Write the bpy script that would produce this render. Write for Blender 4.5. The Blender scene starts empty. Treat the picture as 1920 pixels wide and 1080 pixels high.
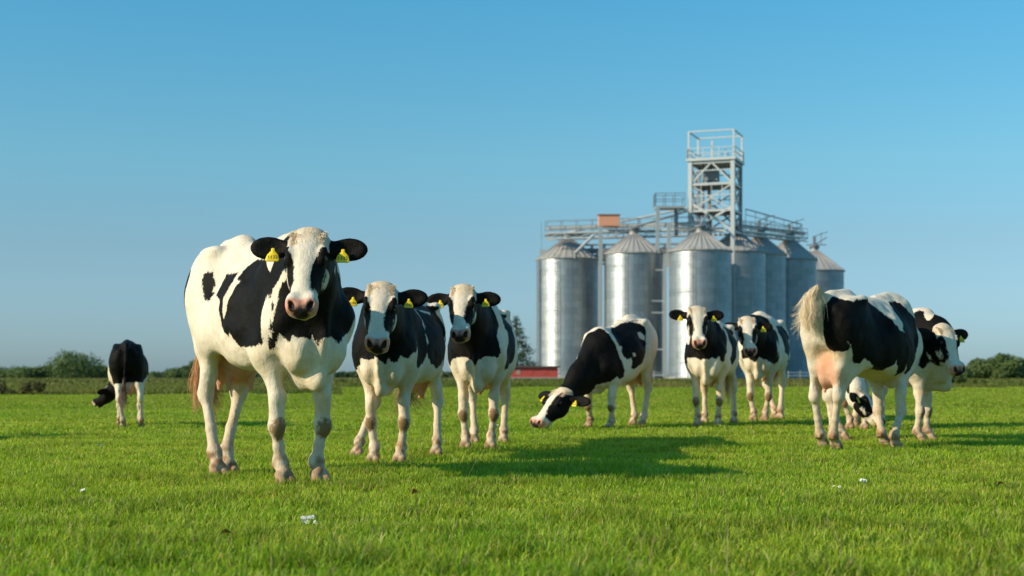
import bpy, math, random
import numpy as np
from mathutils import Vector, Matrix

R = math.radians
F_PX = 2667.0          # focal length of the 1920 px wide frame, in pixels
CAM_H = 0.65
HZ = 703.0             # horizon row

def spot(px, d, z=0.0):
    """a place on the meadow: metres right of the view axis for a bearing and a distance"""
    return np.array([(px - 960.0) / F_PX * d, d, z])

col = bpy.context.scene.collection

def link(o, parent=None):
    col.objects.link(o)
    if parent is not None:
        o.parent = parent
    return o

def empty(name, loc=(0, 0, 0), rz=0.0, s=1.0):
    o = bpy.data.objects.new(name, None)
    o.empty_display_size = 0.2
    o.location = loc
    o.rotation_euler = (0, 0, rz)
    o.scale = (s, s, s)
    return link(o)

def tag(o, label=None, cat=None, group=None, kind=None):
    if label: o['label'] = label
    if cat: o['category'] = cat
    if group: o['group'] = group
    if kind: o['kind'] = kind
    return o

def np_mesh(name, verts, faces, mat=None, smooth=True, parent=None, corners=4):
    """faces: (n,3|4) int array (or list of arrays of both kinds)"""
    me = bpy.data.meshes.new(name)
    verts = np.asarray(verts, dtype=np.float32)
    fl = faces if isinstance(faces, list) else [faces]
    fl = [np.asarray(f, dtype=np.int32) for f in fl if len(f)]
    me.vertices.add(len(verts)); me.vertices.foreach_set('co', verts.ravel())
    nl = sum(f.size for f in fl); npoly = sum(len(f) for f in fl)
    me.loops.add(nl); me.loops.foreach_set('vertex_index', np.concatenate([f.ravel() for f in fl]))
    starts = []; s = 0
    for f in fl:
        starts.append(s + np.arange(len(f), dtype=np.int32) * f.shape[1]); s += f.size
    me.polygons.add(npoly); me.polygons.foreach_set('loop_start', np.concatenate(starts).astype(np.int32))
    me.update(calc_edges=True)
    if smooth:
        me.polygons.foreach_set('use_smooth', np.ones(npoly, dtype=bool))
    if mat: me.materials.append(mat)
    o = bpy.data.objects.new(name, me)
    return link(o, parent)

def set_color(me, name, rgb):
    a = me.attributes.new(name, 'FLOAT_COLOR', 'POINT')
    c = np.ones((len(rgb), 4), dtype=np.float32); c[:, :3] = rgb
    a.data.foreach_set('color', c.ravel())

def set_float(me, name, v):
    a = me.attributes.new(name, 'FLOAT', 'POINT')
    a.data.foreach_set('value', np.asarray(v, dtype=np.float32))

# ------------------------------------------------------------------ implicit surfaces
def V(*a): return np.array(a, dtype=np.float64)
def unit(v): v = np.asarray(v, float); return v / np.linalg.norm(v)

def smin(a, b, k):
    h = np.maximum(k - np.abs(a - b), 0) / k
    return np.minimum(a, b) - h * h * k * 0.25

class Cap:
    def __init__(s, a, b, ra, rb, k=0.05, lat=None, sc=1.0, g='torso', neg=False):
        s.a, s.b, s.ra, s.rb, s.k, s.g, s.neg = V(*a), V(*b), ra, rb, k, g, neg
        s.lat = None if lat is None else unit(lat); s.sc = sc
        r = max(ra, rb) * max(1, sc)
        s.lo = np.minimum(s.a, s.b) - r; s.hi = np.maximum(s.a, s.b) + r
    def d(s, x, y, z):
        ax, ay, az = x - s.a[0], y - s.a[1], z - s.a[2]
        ba = s.b - s.a; l2 = max(float(ba @ ba), 1e-9)
        t = np.clip((ax * ba[0] + ay * ba[1] + az * ba[2]) / l2, 0, 1)
        qx, qy, qz = ax - t * ba[0], ay - t * ba[1], az - t * ba[2]
        q2 = qx * qx + qy * qy + qz * qz
        m = 1.0
        if s.lat is not None:
            ql = qx * s.lat[0] + qy * s.lat[1] + qz * s.lat[2]
            q2 = q2 + ql * ql * (1 / s.sc ** 2 - 1); m = math.sqrt(min(s.sc, 1))
        return (np.sqrt(np.maximum(q2, 0)) - (s.ra + (s.rb - s.ra) * t)) * m

class Ell:
    def __init__(s, c, rad, axes=None, k=0.05, g='torso', neg=False):
        s.c, s.r, s.k, s.g, s.neg = V(*c), V(*rad), k, g, neg
        s.M = np.eye(3) if axes is None else np.array([unit(v) for v in axes])
        e = np.sqrt(((s.M * s.r[:, None]) ** 2).sum(0))
        s.lo, s.hi = s.c - e, s.c + e
    def d(s, x, y, z):
        px, py, pz = x - s.c[0], y - s.c[1], z - s.c[2]
        k0 = 0; k1 = 0
        for i in range(3):
            q = (px * s.M[i, 0] + py * s.M[i, 1] + pz * s.M[i, 2]) / s.r[i]
            k0 = k0 + q * q; k1 = k1 + (q / s.r[i]) ** 2
        k0 = np.sqrt(k0); k1 = np.sqrt(k1) + 1e-6
        return k0 * (k0 - 1) / k1

def hermite(xs, ys, n=240):
    xs = np.asarray(xs, float); ys = np.asarray(ys, float)
    m = np.gradient(ys, xs)
    q = np.linspace(xs[0], xs[-1], n)
    i = np.clip(np.searchsorted(xs, q) - 1, 0, len(xs) - 2)
    h = xs[i + 1] - xs[i]; t = (q - xs[i]) / h
    return q, (ys[i] * (2 * t ** 3 - 3 * t ** 2 + 1) + h * m[i] * (t ** 3 - 2 * t ** 2 + t)
               + ys[i + 1] * (-2 * t ** 3 + 3 * t ** 2) + h * m[i + 1] * (t ** 3 - t ** 2))

class Loft:
    """generalised cylinder: stations (t, top, bottom, half width) along axis f with lateral l and dorsal u"""
    def __init__(s, o, f, l, u, st, n=2.3, roof=0.2, k=0.05, g='torso', belly=0.0):
        s.o, s.f, s.l, s.u = V(*o), unit(f), unit(l), unit(u)
        st = np.asarray(st, float)
        s.t, s.top = hermite(st[:, 0], st[:, 1]); _, s.bot = hermite(st[:, 0], st[:, 2]); _, s.hw = hermite(st[:, 0], st[:, 3])
        s.n, s.roof, s.k, s.g, s.neg, s.belly = n, roof, k, g, False, belly
        P = []
        for i in range(0, len(s.t), 8):
            for a in (-1, 1):
                for b in (s.top[i], s.bot[i]):
                    P.append(s.o + s.f * s.t[i] + s.l * a * s.hw[i] + s.u * b)
        P = np.array(P); s.lo, s.hi = P.min(0), P.max(0)
    def d(s, x, y, z):
        px, py, pz = x - s.o[0], y - s.o[1], z - s.o[2]
        t = px * s.f[0] + py * s.f[1] + pz * s.f[2]
        l = px * s.l[0] + py * s.l[1] + pz * s.l[2]
        u = px * s.u[0] + py * s.u[1] + pz * s.u[2]
        tc = np.clip(t, s.t[0], s.t[-1]); ex = np.abs(t - tc)
        top = np.interp(tc, s.t, s.top); bot = np.interp(tc, s.t, s.bot); hw = np.interp(tc, s.t, s.hw)
        uc = (top + bot) / 2; hh = (top - bot) / 2
        v = (u - uc) / hh
        hw = hw * (1 - s.roof * np.clip(v, 0, 1) ** 2 + s.belly * np.clip(-v, 0, 1) * (1 - np.clip(-v, 0, 1)))
        r = ((np.abs(l) / hw) ** s.n + np.abs(v) ** s.n) ** (1 / s.n)
        d = (r - 1) * np.minimum(hw, hh)
        return np.where(ex > 0, np.sqrt(ex * ex + np.maximum(d, 0) ** 2) + np.minimum(d, 0) * 0.0, d)

def sdf_grid(prims, vox, pad=0.03):
    pos = [p for p in prims if not p.neg]
    lo = np.min([p.lo for p in pos], 0) - pad; hi = np.max([p.hi for p in pos], 0) + pad
    n = np.ceil((hi - lo) / vox).astype(int) + 1
    ax = [(lo[i] + vox * np.arange(n[i])).astype(np.float32) for i in range(3)]
    D = np.full(n, 0.5, dtype=np.float32)
    for p in prims:
        m = max(p.k, 0.02) + 2 * vox + 0.02
        i0 = np.clip(np.floor((p.lo - m - lo) / vox).astype(int), 0, n); i1 = np.clip(np.ceil((p.hi + m - lo) / vox).astype(int) + 1, 0, n)
        sl = tuple(slice(a, b) for a, b in zip(i0, i1))
        d = p.d(ax[0][sl[0]][:, None, None], ax[1][sl[1]][None, :, None], ax[2][sl[2]][None, None, :]).astype(np.float32)
        if p.neg:
            D[sl] = -smin(-D[sl], d, p.k)
        else:
            D[sl] = smin(D[sl], d, p.k)
    return D, lo, vox

def surface_nets(D, lo, vox):
    nx, ny, nz = D.shape
    ins = D < 0
    c = np.zeros((nx - 1, ny - 1, nz - 1), dtype=np.uint8)
    offs = [(i, j, k) for i in (0, 1) for j in (0, 1) for k in (0, 1)]
    for i, j, k in offs:
        c += ins[i:nx - 1 + i, j:ny - 1 + j, k:nz - 1 + k]
    cells = np.argwhere((c > 0) & (c < 8))
    idx = np.full(c.shape, -1, dtype=np.int32); idx[tuple(cells.T)] = np.arange(len(cells))
    vals = {o: D[cells[:, 0] + o[0], cells[:, 1] + o[1], cells[:, 2] + o[2]] for o in offs}
    acc = np.zeros((len(cells), 3)); cnt = np.zeros(len(cells))
    for o in offs:
        for a in range(3):
            if o[a] == 0:
                q = list(o); q[a] = 1; q = tuple(q)
                v0, v1 = vals[o], vals[q]
                m = (v0 < 0) != (v1 < 0)
                t = v0[m] / (v0[m] - v1[m])
                p = np.tile(np.array(o, float), (m.sum(), 1)); p[:, a] += t
                acc[m] += p; cnt[m] += 1
    verts = lo + vox * (cells + acc / cnt[:, None])
    quads = []
    for a in range(3):
        b, d_ = (a + 1) % 3, (a + 2) % 3
        s0 = [slice(1, -1)] * 3; s0[a] = slice(0, -1); s1 = list(s0); s1[a] = slice(1, None)
        i0, i1 = ins[tuple(s0)], ins[tuple(s1)]
        e = np.argwhere(i0 != i1)
        if not len(e): continue
        sgn = i0[tuple(e.T)]
        base = e.copy(); base[:, b] += 1; base[:, d_] += 1
        def cell(db, dd):
            q = base.copy(); q[:, b] -= db; q[:, d_] -= dd
            return idx[tuple(q.T)]
        q = np.stack([cell(1, 1), cell(0, 1), cell(0, 0), cell(1, 0)], 1)
        q[~sgn] = q[~sgn][:, ::-1]
        quads.append(q)
    F = np.concatenate(quads); F = F[(F >= 0).all(1)]
    return verts, F

def relax(verts, F, it=2, lam=0.5, mu=-0.52):
    e = np.concatenate([F[:, [0, 1]], F[:, [1, 2]], F[:, [2, 3]], F[:, [3, 0]]])
    n = len(verts); deg = np.bincount(e[:, 0], minlength=n) + np.bincount(e[:, 1], minlength=n)
    for _ in range(it):
        for w in (lam, mu):
            s = np.stack([np.bincount(e[:, 0], verts[e[:, 1], i], n) + np.bincount(e[:, 1], verts[e[:, 0], i], n) for i in range(3)], 1)
            verts = verts + w * (s / np.maximum(deg, 1)[:, None] - verts)
    return verts

def poly_sd(P, poly):
    """signed distance to a polygon in the plane, positive inside"""
    poly = np.asarray(poly, float)
    d = np.full(len(P), 1e9); ins = np.zeros(len(P), bool)
    for a, b in zip(poly, np.roll(poly, -1, 0)):
        e = b - a; w = P - a
        t = np.clip((w @ e) / max(e @ e, 1e-12), 0, 1)
        q = w - t[:, None] * e
        d = np.minimum(d, (q * q).sum(1))
        cnd = (a[1] > P[:, 1]) != (b[1] > P[:, 1])
        with np.errstate(divide='ignore', invalid='ignore'):
            xi = a[0] + (P[:, 1] - a[1]) / (b[1] - a[1]) * (b[0] - a[0])
        ins ^= cnd & (P[:, 0] < xi)
    d = np.sqrt(d)
    return np.where(ins, d, -d)

def union_sd(P, polys):
    if not polys: return np.full(len(P), -0.3)
    return np.max([poly_sd(P, p) for p in polys], 0)

def strands(name, curves, w0, w1, mat, parent, colors=None):
    """thin three-sided tapering hairs; curves: (n, m, 3)"""
    C = np.asarray(curves, float); n, m, _ = C.shape
    T = np.gradient(C, axis=1); T /= np.linalg.norm(T, axis=2, keepdims=True) + 1e-9
    ref = np.array([0.31, 0.9, 0.29]); A = np.cross(T, ref); A /= np.linalg.norm(A, axis=2, keepdims=True) + 1e-9
    B = np.cross(T, A)
    w = np.linspace(w0, w1, m)[None, :, None]
    ring = [C + w * (math.cos(a) * A + math.sin(a) * B) for a in (0, 2.094, 4.189)]
    Vv = np.stack(ring, 2).reshape(-1, 3)
    base = (np.arange(n)[:, None] * m + np.arange(m - 1)[None, :]) * 3
    fs = []
    for j in range(3):
        k = (j + 1) % 3
        fs.append(np.stack([base + j, base + k, base + 3 + k, base + 3 + j], -1).reshape(-1, 4))
    o = np_mesh(name, Vv, np.concatenate(fs), mat, True, parent)
    if colors is not None:
        set_color(o.data, 'tint', np.repeat(colors, m * 3, 0))
    return o

# ------------------------------------------------------------------ the cow
TORSO = [(-0.835, 1.26, 1.12, 0.03), (-0.80, 1.345, 1.02, 0.10), (-0.72, 1.41, 0.94, 0.165), (-0.60, 1.45, 0.90, 0.205), (-0.42, 1.465, 0.86, 0.250),
         (-0.20, 1.435, 0.795, 0.280), (0.05, 1.425, 0.715, 0.325), (0.28, 1.42, 0.655, 0.320), (0.48, 1.43, 0.635, 0.270),
         (0.62, 1.44, 0.645, 0.235), (0.76, 1.37, 0.67, 0.215), (0.88, 1.24, 0.73, 0.170), (0.95, 1.10, 0.83, 0.10), (0.965, 1.02, 0.92, 0.03)]
HEAD = [(-0.030, 0.005, -0.03, 0.04), (-0.005, 0.045, -0.07, 0.090), (0.04, 0.062, -0.10, 0.108), (0.10, 0.075, -0.13, 0.117), (0.17, 0.077, -0.15, 0.118),
        (0.24, 0.068, -0.15, 0.102), (0.31, 0.060, -0.125, 0.085), (0.38, 0.054, -0.095, 0.074), (0.43, 0.052, -0.080, 0.078), (0.48, 0.047, -0.068, 0.082),
        (0.515, 0.030, -0.055, 0.068), (0.535, 0.0, -0.035, 0.03)]

def head_frame(sp):
    """poll position + axes from a pose: azimuth of the gaze (deg, cow frame), pitch of the face below horizontal, roll"""
    az, pit = R(sp['head_az']), R(sp['head_pitch'])
    h = V(math.cos(az), math.sin(az), 0)
    f = h * math.cos(pit) + V(0, 0, -math.sin(pit))
    u = h * math.sin(pit) + V(0, 0, math.cos(pit))
    l = np.cross(u, f)
    ro = R(sp.get('head_roll', 0))
    l, u = l * math.cos(ro) + u * math.sin(ro), u * math.cos(ro) - l * math.sin(ro)
    return V(*sp['poll']), f, l, u

def cow_prims(sp):
    lx = sp.get('lx', 1.0); X = lambda x: x * lx
    P = []
    fat = sp.get('fat', 1.0)
    st = [(X(a), b, c, d * fat) for a, b, c, d in TORSO]
    P.append(Loft((0, 0, 0), (1, 0, 0), (0, 1, 0), (0, 0, 1), st, 2.25, 0.32, 0.06, 'torso', belly=0.10))
    P.append(Cap((X(-0.80), 0, 1.375), (X(-0.30), 0, 1.425), 0.035, 0.04, 0.07))      # spine ridge
    P.append(Cap((X(0.35), 0, 1.40), (X(0.68), 0, 1.425), 0.04, 0.035, 0.08))
    for s in (-1, 1):
        P.append(Ell((X(-0.41), s * 0.215 * fat, 1.372), (0.07, 0.042, 0.038), None, 0.075))       # hook bone
        P.append(Ell((X(-0.775), s * 0.115, 1.255), (0.05, 0.05, 0.06), None, 0.07))      # pin bone
        P.append(Ell((X(0.12), s * 0.235 * fat, 0.93), (0.40 * lx, 0.10, 0.22), None, 0.16))        # barrel
        P.append(Ell((X(0.60), s * 0.150, 1.14), (0.12, 0.07, 0.27), [(1, 0, -.35), (0, 1, 0), (.35, 0, 1)], 0.10))  # shoulder blade
        P.append(Ell((X(0.80), s * 0.175, 0.97), (0.10, 0.07, 0.13), None, 0.09))          # point of shoulder
        P.append(Ell((X(-0.19), s * (0.285 * fat + 0.03), 1.235), (0.15, 0.055, 0.13), None, 0.10, neg=True))
        P.append(Ell((X(-0.665), s * (0.215 * fat + .02), 1.27), (0.09, 0.05, 0.10), None, 0.08, neg=True))
        P.append(Ell((X(-0.55), s * 0.175, 1.12), (0.20, 0.10, 0.26), None, 0.10))
    # brisket and dewlap
    P.append(Ell((X(0.80), 0, 0.78), (0.17, 0.085, 0.15), [(1, 0, .5), (0, 1, 0), (-.5, 0, 1)], 0.10))
    P.append(Cap((X(0.985), 0, 1.08), (X(1.00), 0, 0.88), 0.022, 0.034, 0.04, (0, 1, 0), 0.62))
    P.append(Cap((X(1.00), 0, 0.88), (X(0.90), 0, 0.625), 0.034, 0.050, 0.035, (0, 1, 0), 0.62))
    P.append(Cap((X(0.90), 0, 0.63), (X(0.66), 0, 0.62), 0.048, 0.05, 0.07, (0, 1, 0), 0.75))
    for s in (-1, 1):
        P.append(Ell((X(0.86), s * 0.10, 0.80), (0.11, 0.075, 0.13), None, 0.06))
    # udder
    n_leg = len(P)
    if sp.get('udder', 1):
        P.append(Ell((X(-0.47), 0, 0.76), (0.19, 0.13, 0.18), None, 0.07, g='udder'))
        for s in (-1, 1):
            P.append(Ell((X(-0.58), s * 0.062, 0.71), (0.11, 0.07, 0.15), None, 0.05, g='udder'))
            for dx in (-0.60, -0.42):
                P.append(Cap((X(dx), s * 0.07, 0.62), (X(dx) + .005, s * 0.075, 0.535), 0.022, 0.014, 0.025, g='udder'))
    # legs
    feet = sp['feet']
    for i, (s, fx, fy) in enumerate(((-1,) + tuple(feet[0]), (1,) + tuple(feet[1]))):
        sx = X(0.60)
        dx, dy = fx - (sx + 0.05), fy - s * 0.17
        el = V(sx - 0.02, s * 0.19, 0.80); kn = V(sx + 0.03 + dx * 0.50, s * 0.175 + dy * 0.55, 0.345); fe = V(sx + 0.015 + dx * 0.92, s * 0.17 + dy * 0.95, 0.135); ho = V(fx + 0.01, fy, 0.03)
        kn = kn + V(*sp.get('knee', {}).get(i, (0, 0, 0)))
        P.append(Cap((X(0.76), s * 0.18, 0.98), el, 0.10, 0.105, 0.08, (0, 1, 0), 0.72))
        P.append(Cap(el + V(0, 0, .03), kn + V(0, 0, 0.18), 0.098, 0.058, 0.06, (0, 1, 0), 0.76, 'leg'))
        P.append(Cap(kn + V(0, 0, 0.19), kn + V(0, 0, 0.03), 0.056, 0.048, 0.03, g='leg'))
        P.append(Ell(kn + V(0.008, 0, 0.0), (0.053, 0.054, 0.068), None, 0.03, 'leg'))
        P.append(Cap(kn, kn * 0.45 + fe * 0.55, 0.044, 0.035, 0.03, (0, 1, 0), 0.94, 'leg'))
        P.append(Cap(kn * 0.45 + fe * 0.55, fe, 0.035, 0.040, 0.02, g='leg'))
        P += hoof(fe, ho, 0.046, sp, i)
    for i, (s, fx, fy) in enumerate(((-1,) + tuple(feet[2]), (1,) + tuple(feet[3]))):
        dx, dy = fx - X(-0.50), fy - s * 0.17
        hip = V(X(-0.50), s * 0.175, 1.08); sti = V(X(-0.29), s * 0.235, 0.88)
        hk = V(X(-0.53) - 0.09 + dx * 0.62, s * 0.185 + dy * 0.55, 0.505)
        fe = V(fx - 0.055, s * 0.17 + dy * 0.97, 0.145); ho = V(fx, fy, 0.03)
        P.append(Cap(hip, sti, 0.17, 0.125, 0.09, (0, 1, 0), 0.60))
        P.append(Cap((X(-0.66), s * 0.135, 1.12), (X(-0.58) + dx * .2, s * 0.17 + dy * .25, 0.80), 0.125, 0.085, 0.10, (0, 1, 0), 0.75))
        P.append(Cap(sti + V(-0.05, -s * .02, 0.02), hk + V(0.045, 0, 0.10), 0.135, 0.060, 0.06, (0, 1, 0), 0.66, 'leg'))
        P.append(Cap((X(-0.60) + dx * .2, s * 0.16 + dy * .25, 0.82), hk + V(-0.02, 0, 0.04), 0.085, 0.032, 0.06, (0, 1, 0), 0.7, 'leg'))
        P.append(Cap(hk + V(0.06, 0, 0.13), hk + V(0.012, 0, 0.0), 0.06, 0.05, 0.04, g='leg'))
        P.append(Cap(hk + V(-0.045, 0, 0.05), hk + V(-0.02, 0, -0.03), 0.024, 0.032, 0.04, g='leg'))
        P.append(Ell(hk, (0.056, 0.045, 0.07), None, 0.04, 'leg'))
        P.append(Cap(hk, hk * 0.4 + fe * 0.6, 0.046, 0.037, 0.03, (0, 1, 0), 0.92, 'leg'))
        P.append(Cap(hk * 0.4 + fe * 0.6, fe, 0.037, 0.042, 0.02, g='leg'))
        P += hoof(fe, ho, 0.047, sp, 2 + i)
    lk = sp.get('leg_k', 0.92)
    for p in P[n_leg:]:
        if p.g in ('leg', 'hoof') and isinstance(p, Cap): p.ra *= lk; p.rb *= lk
        elif p.g == 'leg' and isinstance(p, Ell): p.r = p.r * lk
    # neck
    pol, f, l, u = head_frame(sp)
    base = V(X(0.66), 0, 1.13); att = pol + (f * 0.09 - u * 0.085) * sp.get('hk', 1.0)
    mid = V(*sp['neck_mid']) if 'neck_mid' in sp else base * 0.5 + att * 0.5 + V(0.03, 0, 0.02)
    ax1 = unit(mid - base); ax2 = unit(att - mid)
    lat1 = unit(np.cross(V(0, 0, 1), V(1, 0, 0))); 
    la = unit(lat1 + 0.0 * l); lb = unit(lat1 * 0.5 + unit(np.cross(V(0, 0, 1), ax2 * V(1, 1, 0.0) + V(1e-3, 0, 0))) * 0.5)
    lc = unit(lb * .5 + l)
    P.append(Cap(base, mid, 0.285, 0.20, 0.12, la, 0.66, 'neck'))
    P.append(Cap(mid, mid * .35 + att * .65, 0.215, 0.165, 0.10, lb, 0.66, 'neck'))
    P.append(Cap(mid * .35 + att * .65, att, 0.145, 0.105, 0.06, lc, 0.80, 'neck'))
    P.append(Cap((X(0.58), 0, 1.36), mid + V(0, 0, 0.02), 0.06, 0.05, 0.09, g='neck'))          # crest
    P.append(Cap((X(0.90), 0, 0.97), mid * .4 + att * .6 + unit(-u * .3 - V(0, 0, 1)) * 0.11, 0.06, 0.035, 0.09, (0, 1, 0), 0.6, 'neck'))  # throat skin
    # head
    hk = sp.get('hk', 1.0); n_body = len(P)
    hp = lambda t, a, b: pol + f * t + l * a + u * b
    P.append(Loft(pol, f, l, u, HEAD, 2.5, 0.22, 0.04, 'head'))
    P.append(Ell(hp(-0.01, 0, 0.0), (0.035, 0.085, 0.055), (f, l, u), 0.05, 'head'))            # poll
    P.append(Ell(hp(0.43, 0, -0.085), (0.075, 0.05, 0.032), (f, l, u), 0.016, 'head'))         # lower jaw / chin
    P.append(Cap(hp(0.26, 0, -0.115), hp(0.43, 0, -0.08), 0.045, 0.03, 0.03, g='head'))
    P.append(Ell(hp(0.485, 0, 0.015), (0.05, 0.064, 0.036), (f, l, u), 0.03, 'head'))           # nose pad
    for s in (-1, 1):
        P.append(Ell(hp(0.165, s * 0.094, 0.040), (0.058, 0.026, 0.034), (f, l, u), 0.03, 'head'))   # orbit
        P.append(Ell(hp(0.142, s * 0.097, 0.052), (0.045, 0.015, 0.013), (f, l, u), 0.02, 'head'))    # brow
        P.append(Ell(hp(0.22, s * 0.070, -0.075), (0.10, 0.04, 0.07), (f, l, u), 0.04, 'head'))      # cheek
        P.append(Ell(hp(0.462, s * 0.052, 0.030), (0.055, 0.034, 0.040), (f, l, u), 0.03, 'head'))   # nostril wing
        P.append(Ell(hp(0.178, s * 0.120, 0.042), (0.028, 0.018, 0.017), (f, l, u), 0.012, 'head', neg=True))  # eye socket
        P.append(Ell(hp(0.500, s * 0.050, 0.052), (0.032, 0.013, 0.018), (f + l * s * -.45, l + f * s * .45, u), 0.012, 'head', neg=True))
        # ears
        er = sp.get('ear', {}).get(s, (0.18, 0.05, 0.0))     # droop (towards muzzle), forward, twist
        e = unit(l * s + f * er[0] + u * er[1]); n = unit(u - e * (u @ e)); n = unit(n + f * 0.35); n = unit(n - e * (n @ e)); w = np.cross(n, e)
        b0 = hp(0.055, s * 0.085, -0.045)
        P.append(Cap(b0, b0 + e * 0.07, 0.036, 0.034, 0.035, g='ear'))
        P.append(Ell(b0 + e * 0.142, (0.106, 0.068, 0.027), (e, w, n), 0.03, 'ear'))
        P.append(Ell(b0 + e * 0.142 + n * 0.031, (0.082, 0.047, 0.022), (e, w, n), 0.014, 'ear', neg=True))
    for p in P[n_body:]:                       # head size
        for at in ('a', 'b', 'c', 'o', 'lo', 'hi'):
            if hasattr(p, at): setattr(p, at, pol + (getattr(p, at) - pol) * hk)
        for at in ('ra', 'rb', 'r', 't', 'top', 'bot', 'hw'):
            if hasattr(p, at): setattr(p, at, getattr(p, at) * hk)
    # tail
    tl = [(X(a), b, c) for a, b, c in sp['tail']]
    for a, b, i in zip(tl[:-1], tl[1:], range(99)):
        m = len(tl) - 1
        r0, r1 = 0.036 - 0.022 * i / m, 0.036 - 0.022 * (i + 1) / m
        P.append(Cap(a, b, r0, r1, 0.04 if i == 0 else 0.02, g='tail'))
    return P

def warp(sp, vs):
    """a cow that reaches down with its forehand: withers sink, the feet stay"""
    dr = sp.get('drop', 0.0)
    if not dr: return vs
    vs = np.array(vs, float); lx = sp.get('lx', 1.0)
    w = np.clip((vs[:, 0] / lx + 0.45) / 1.1, 0, 1); h = np.clip(vs[:, 2] / 0.9, 0, 1)
    vs[:, 2] -= dr * w * w * (3 - 2 * w) * h
    return vs

def hoof(fe, ho, r, sp, i):
    out = []
    fw = unit(V(ho[0] - fe[0] + 0.03, ho[1] - fe[1], 0)); tw = sp.get('toe', {}).get(i, 0.0)
    fw = V(fw[0] * math.cos(tw) - fw[1] * math.sin(tw), fw[0] * math.sin(tw) + fw[1] * math.cos(tw), 0)
    sd = V(-fw[1], fw[0], 0)
    out.append(Ell(fe, (r * 1.02, r * 1.0, r * 1.1), None, 0.03, 'leg'))
    pa = V(ho[0], ho[1], 0.075)
    out.append(Cap(fe, pa, r * .84, r * .95, 0.03, g='leg'))
    for s in (-1, 1):
        c = V(ho[0], ho[1], 0.0) + sd * s * 0.029 + fw * 0.012
        out.append(Cap(c + V(0, 0, 0.062) - fw * 0.012, c + V(0, 0, 0.026) + fw * 0.022, 0.031, 0.034, 0.012, g='hoof'))
        out.append(Ell(c + V(0, 0, 0.012) + fw * 0.02, (0.058, 0.031, 0.034), (fw, sd, (0, 0, 1)), 0.012, 'hoof'))
        out.append(Ell(fe - fw * (r * 0.85) + sd * s * 0.020 - V(0, 0, 0.02), (0.018, 0.014, 0.024), None, 0.012, 'hoof'))   # dew claw
    out.append(Ell(V(ho[0], ho[1], -0.06), (0.12, 0.12, 0.062), None, 0.004, 'hoof', neg=True))                             # flat sole
    return out

GROUPS = ('torso', 'neck', 'head', 'ear', 'leg', 'udder', 'tail', 'hoof')

def group_weights(prims, vs):
    x, y, z = vs.T
    D = np.full((len(GROUPS), len(vs)), 0.5)
    for p in prims:
        if p.neg: continue
        gi = GROUPS.index(p.g)
        m = ((vs > p.lo - 0.08) & (vs < p.hi + 0.08)).all(1)
        if m.any():
            D[gi][m] = np.minimum(D[gi][m], p.d(x[m], y[m], z[m]))
    W = np.exp(-(D - D.min(0)) / 0.012)
    return W / W.sum(0), D

def vnoise(P, seed, scale):
    """cheap smooth value noise"""
    rs = np.random.RandomState(seed); T = rs.rand(32, 32, 32)
    q = P * scale; i = np.floor(q).astype(int); t = q - i; t = t * t * (3 - 2 * t)
    out = 0
    for a in (0, 1):
        for b in (0, 1):
            for c in (0, 1):
                w = (t[:, 0] if a else 1 - t[:, 0]) * (t[:, 1] if b else 1 - t[:, 1]) * (t[:, 2] if c else 1 - t[:, 2])
                out = out + w * T[(i[:, 0] + a) % 32, (i[:, 1] + b) % 32, (i[:, 2] + c) % 32]
    return out

# ------------------------------------------------------------------ materials
def nodes_of(name):
    m = bpy.data.materials.new(name); m.use_nodes = True
    nt = m.node_tree
    return m, nt, nt.nodes['Principled BSDF']

def N(nt, typ, **kw):
    n = nt.nodes.new(typ)
    for k, v in kw.items():
        if k in n.inputs.keys(): n.inputs[k].default_value = v
        else: setattr(n, k, v)
    return n

def math_node(nt, op, a, b=None, clamp=False):
    n = nt.nodes.new('ShaderNodeMath'); n.operation = op; n.use_clamp = clamp
    for i, v in enumerate((a, b)):
        if v is None: continue
        if isinstance(v, (int, float)): n.inputs[i].default_value = v
        else: nt.links.new(v, n.inputs[i])
    return n.outputs[0]

def mix_col(nt, fac, a, b, mode='MIX'):
    n = nt.nodes.new('ShaderNodeMix'); n.data_type = 'RGBA'; n.blend_type = mode
    for sock, v in ((n.inputs[0], fac), (n.inputs[6], a), (n.inputs[7], b)):
        if isinstance(v, (int, float)): sock.default_value = v
        elif isinstance(v, tuple): sock.default_value = (*v[:3], 1)
        else: nt.links.new(v, sock)
    return n.outputs[2]

def simple_mat(name, rgb, rough=0.6, metal=0.0, var=0.15, scale=8.0, bump=0.0, spec=0.4):
    m, nt, bs = nodes_of(name)
    tc = N(nt, 'ShaderNodeTexCoord')
    no = N(nt, 'ShaderNodeTexNoise', Scale=scale, Detail=5.0, Roughness=0.6); nt.links.new(tc.outputs['Object'], no.inputs['Vector'])
    c = mix_col(nt, no.outputs['Fac'], tuple(x * (1 - var) for x in rgb), tuple(min(1, x * (1 + var)) for x in rgb))
    nt.links.new(c, bs.inputs['Base Color'])
    bs.inputs['Roughness'].default_value = rough; bs.inputs['Metallic'].default_value = metal
    bs.inputs['Specular IOR Level'].default_value = spec
    if bump:
        b = N(nt, 'ShaderNodeBump', Strength=bump, Distance=0.02); nt.links.new(no.outputs['Fac'], b.inputs['Height']); nt.links.new(b.outputs[0], bs.inputs['Normal'])
    return m

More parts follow.
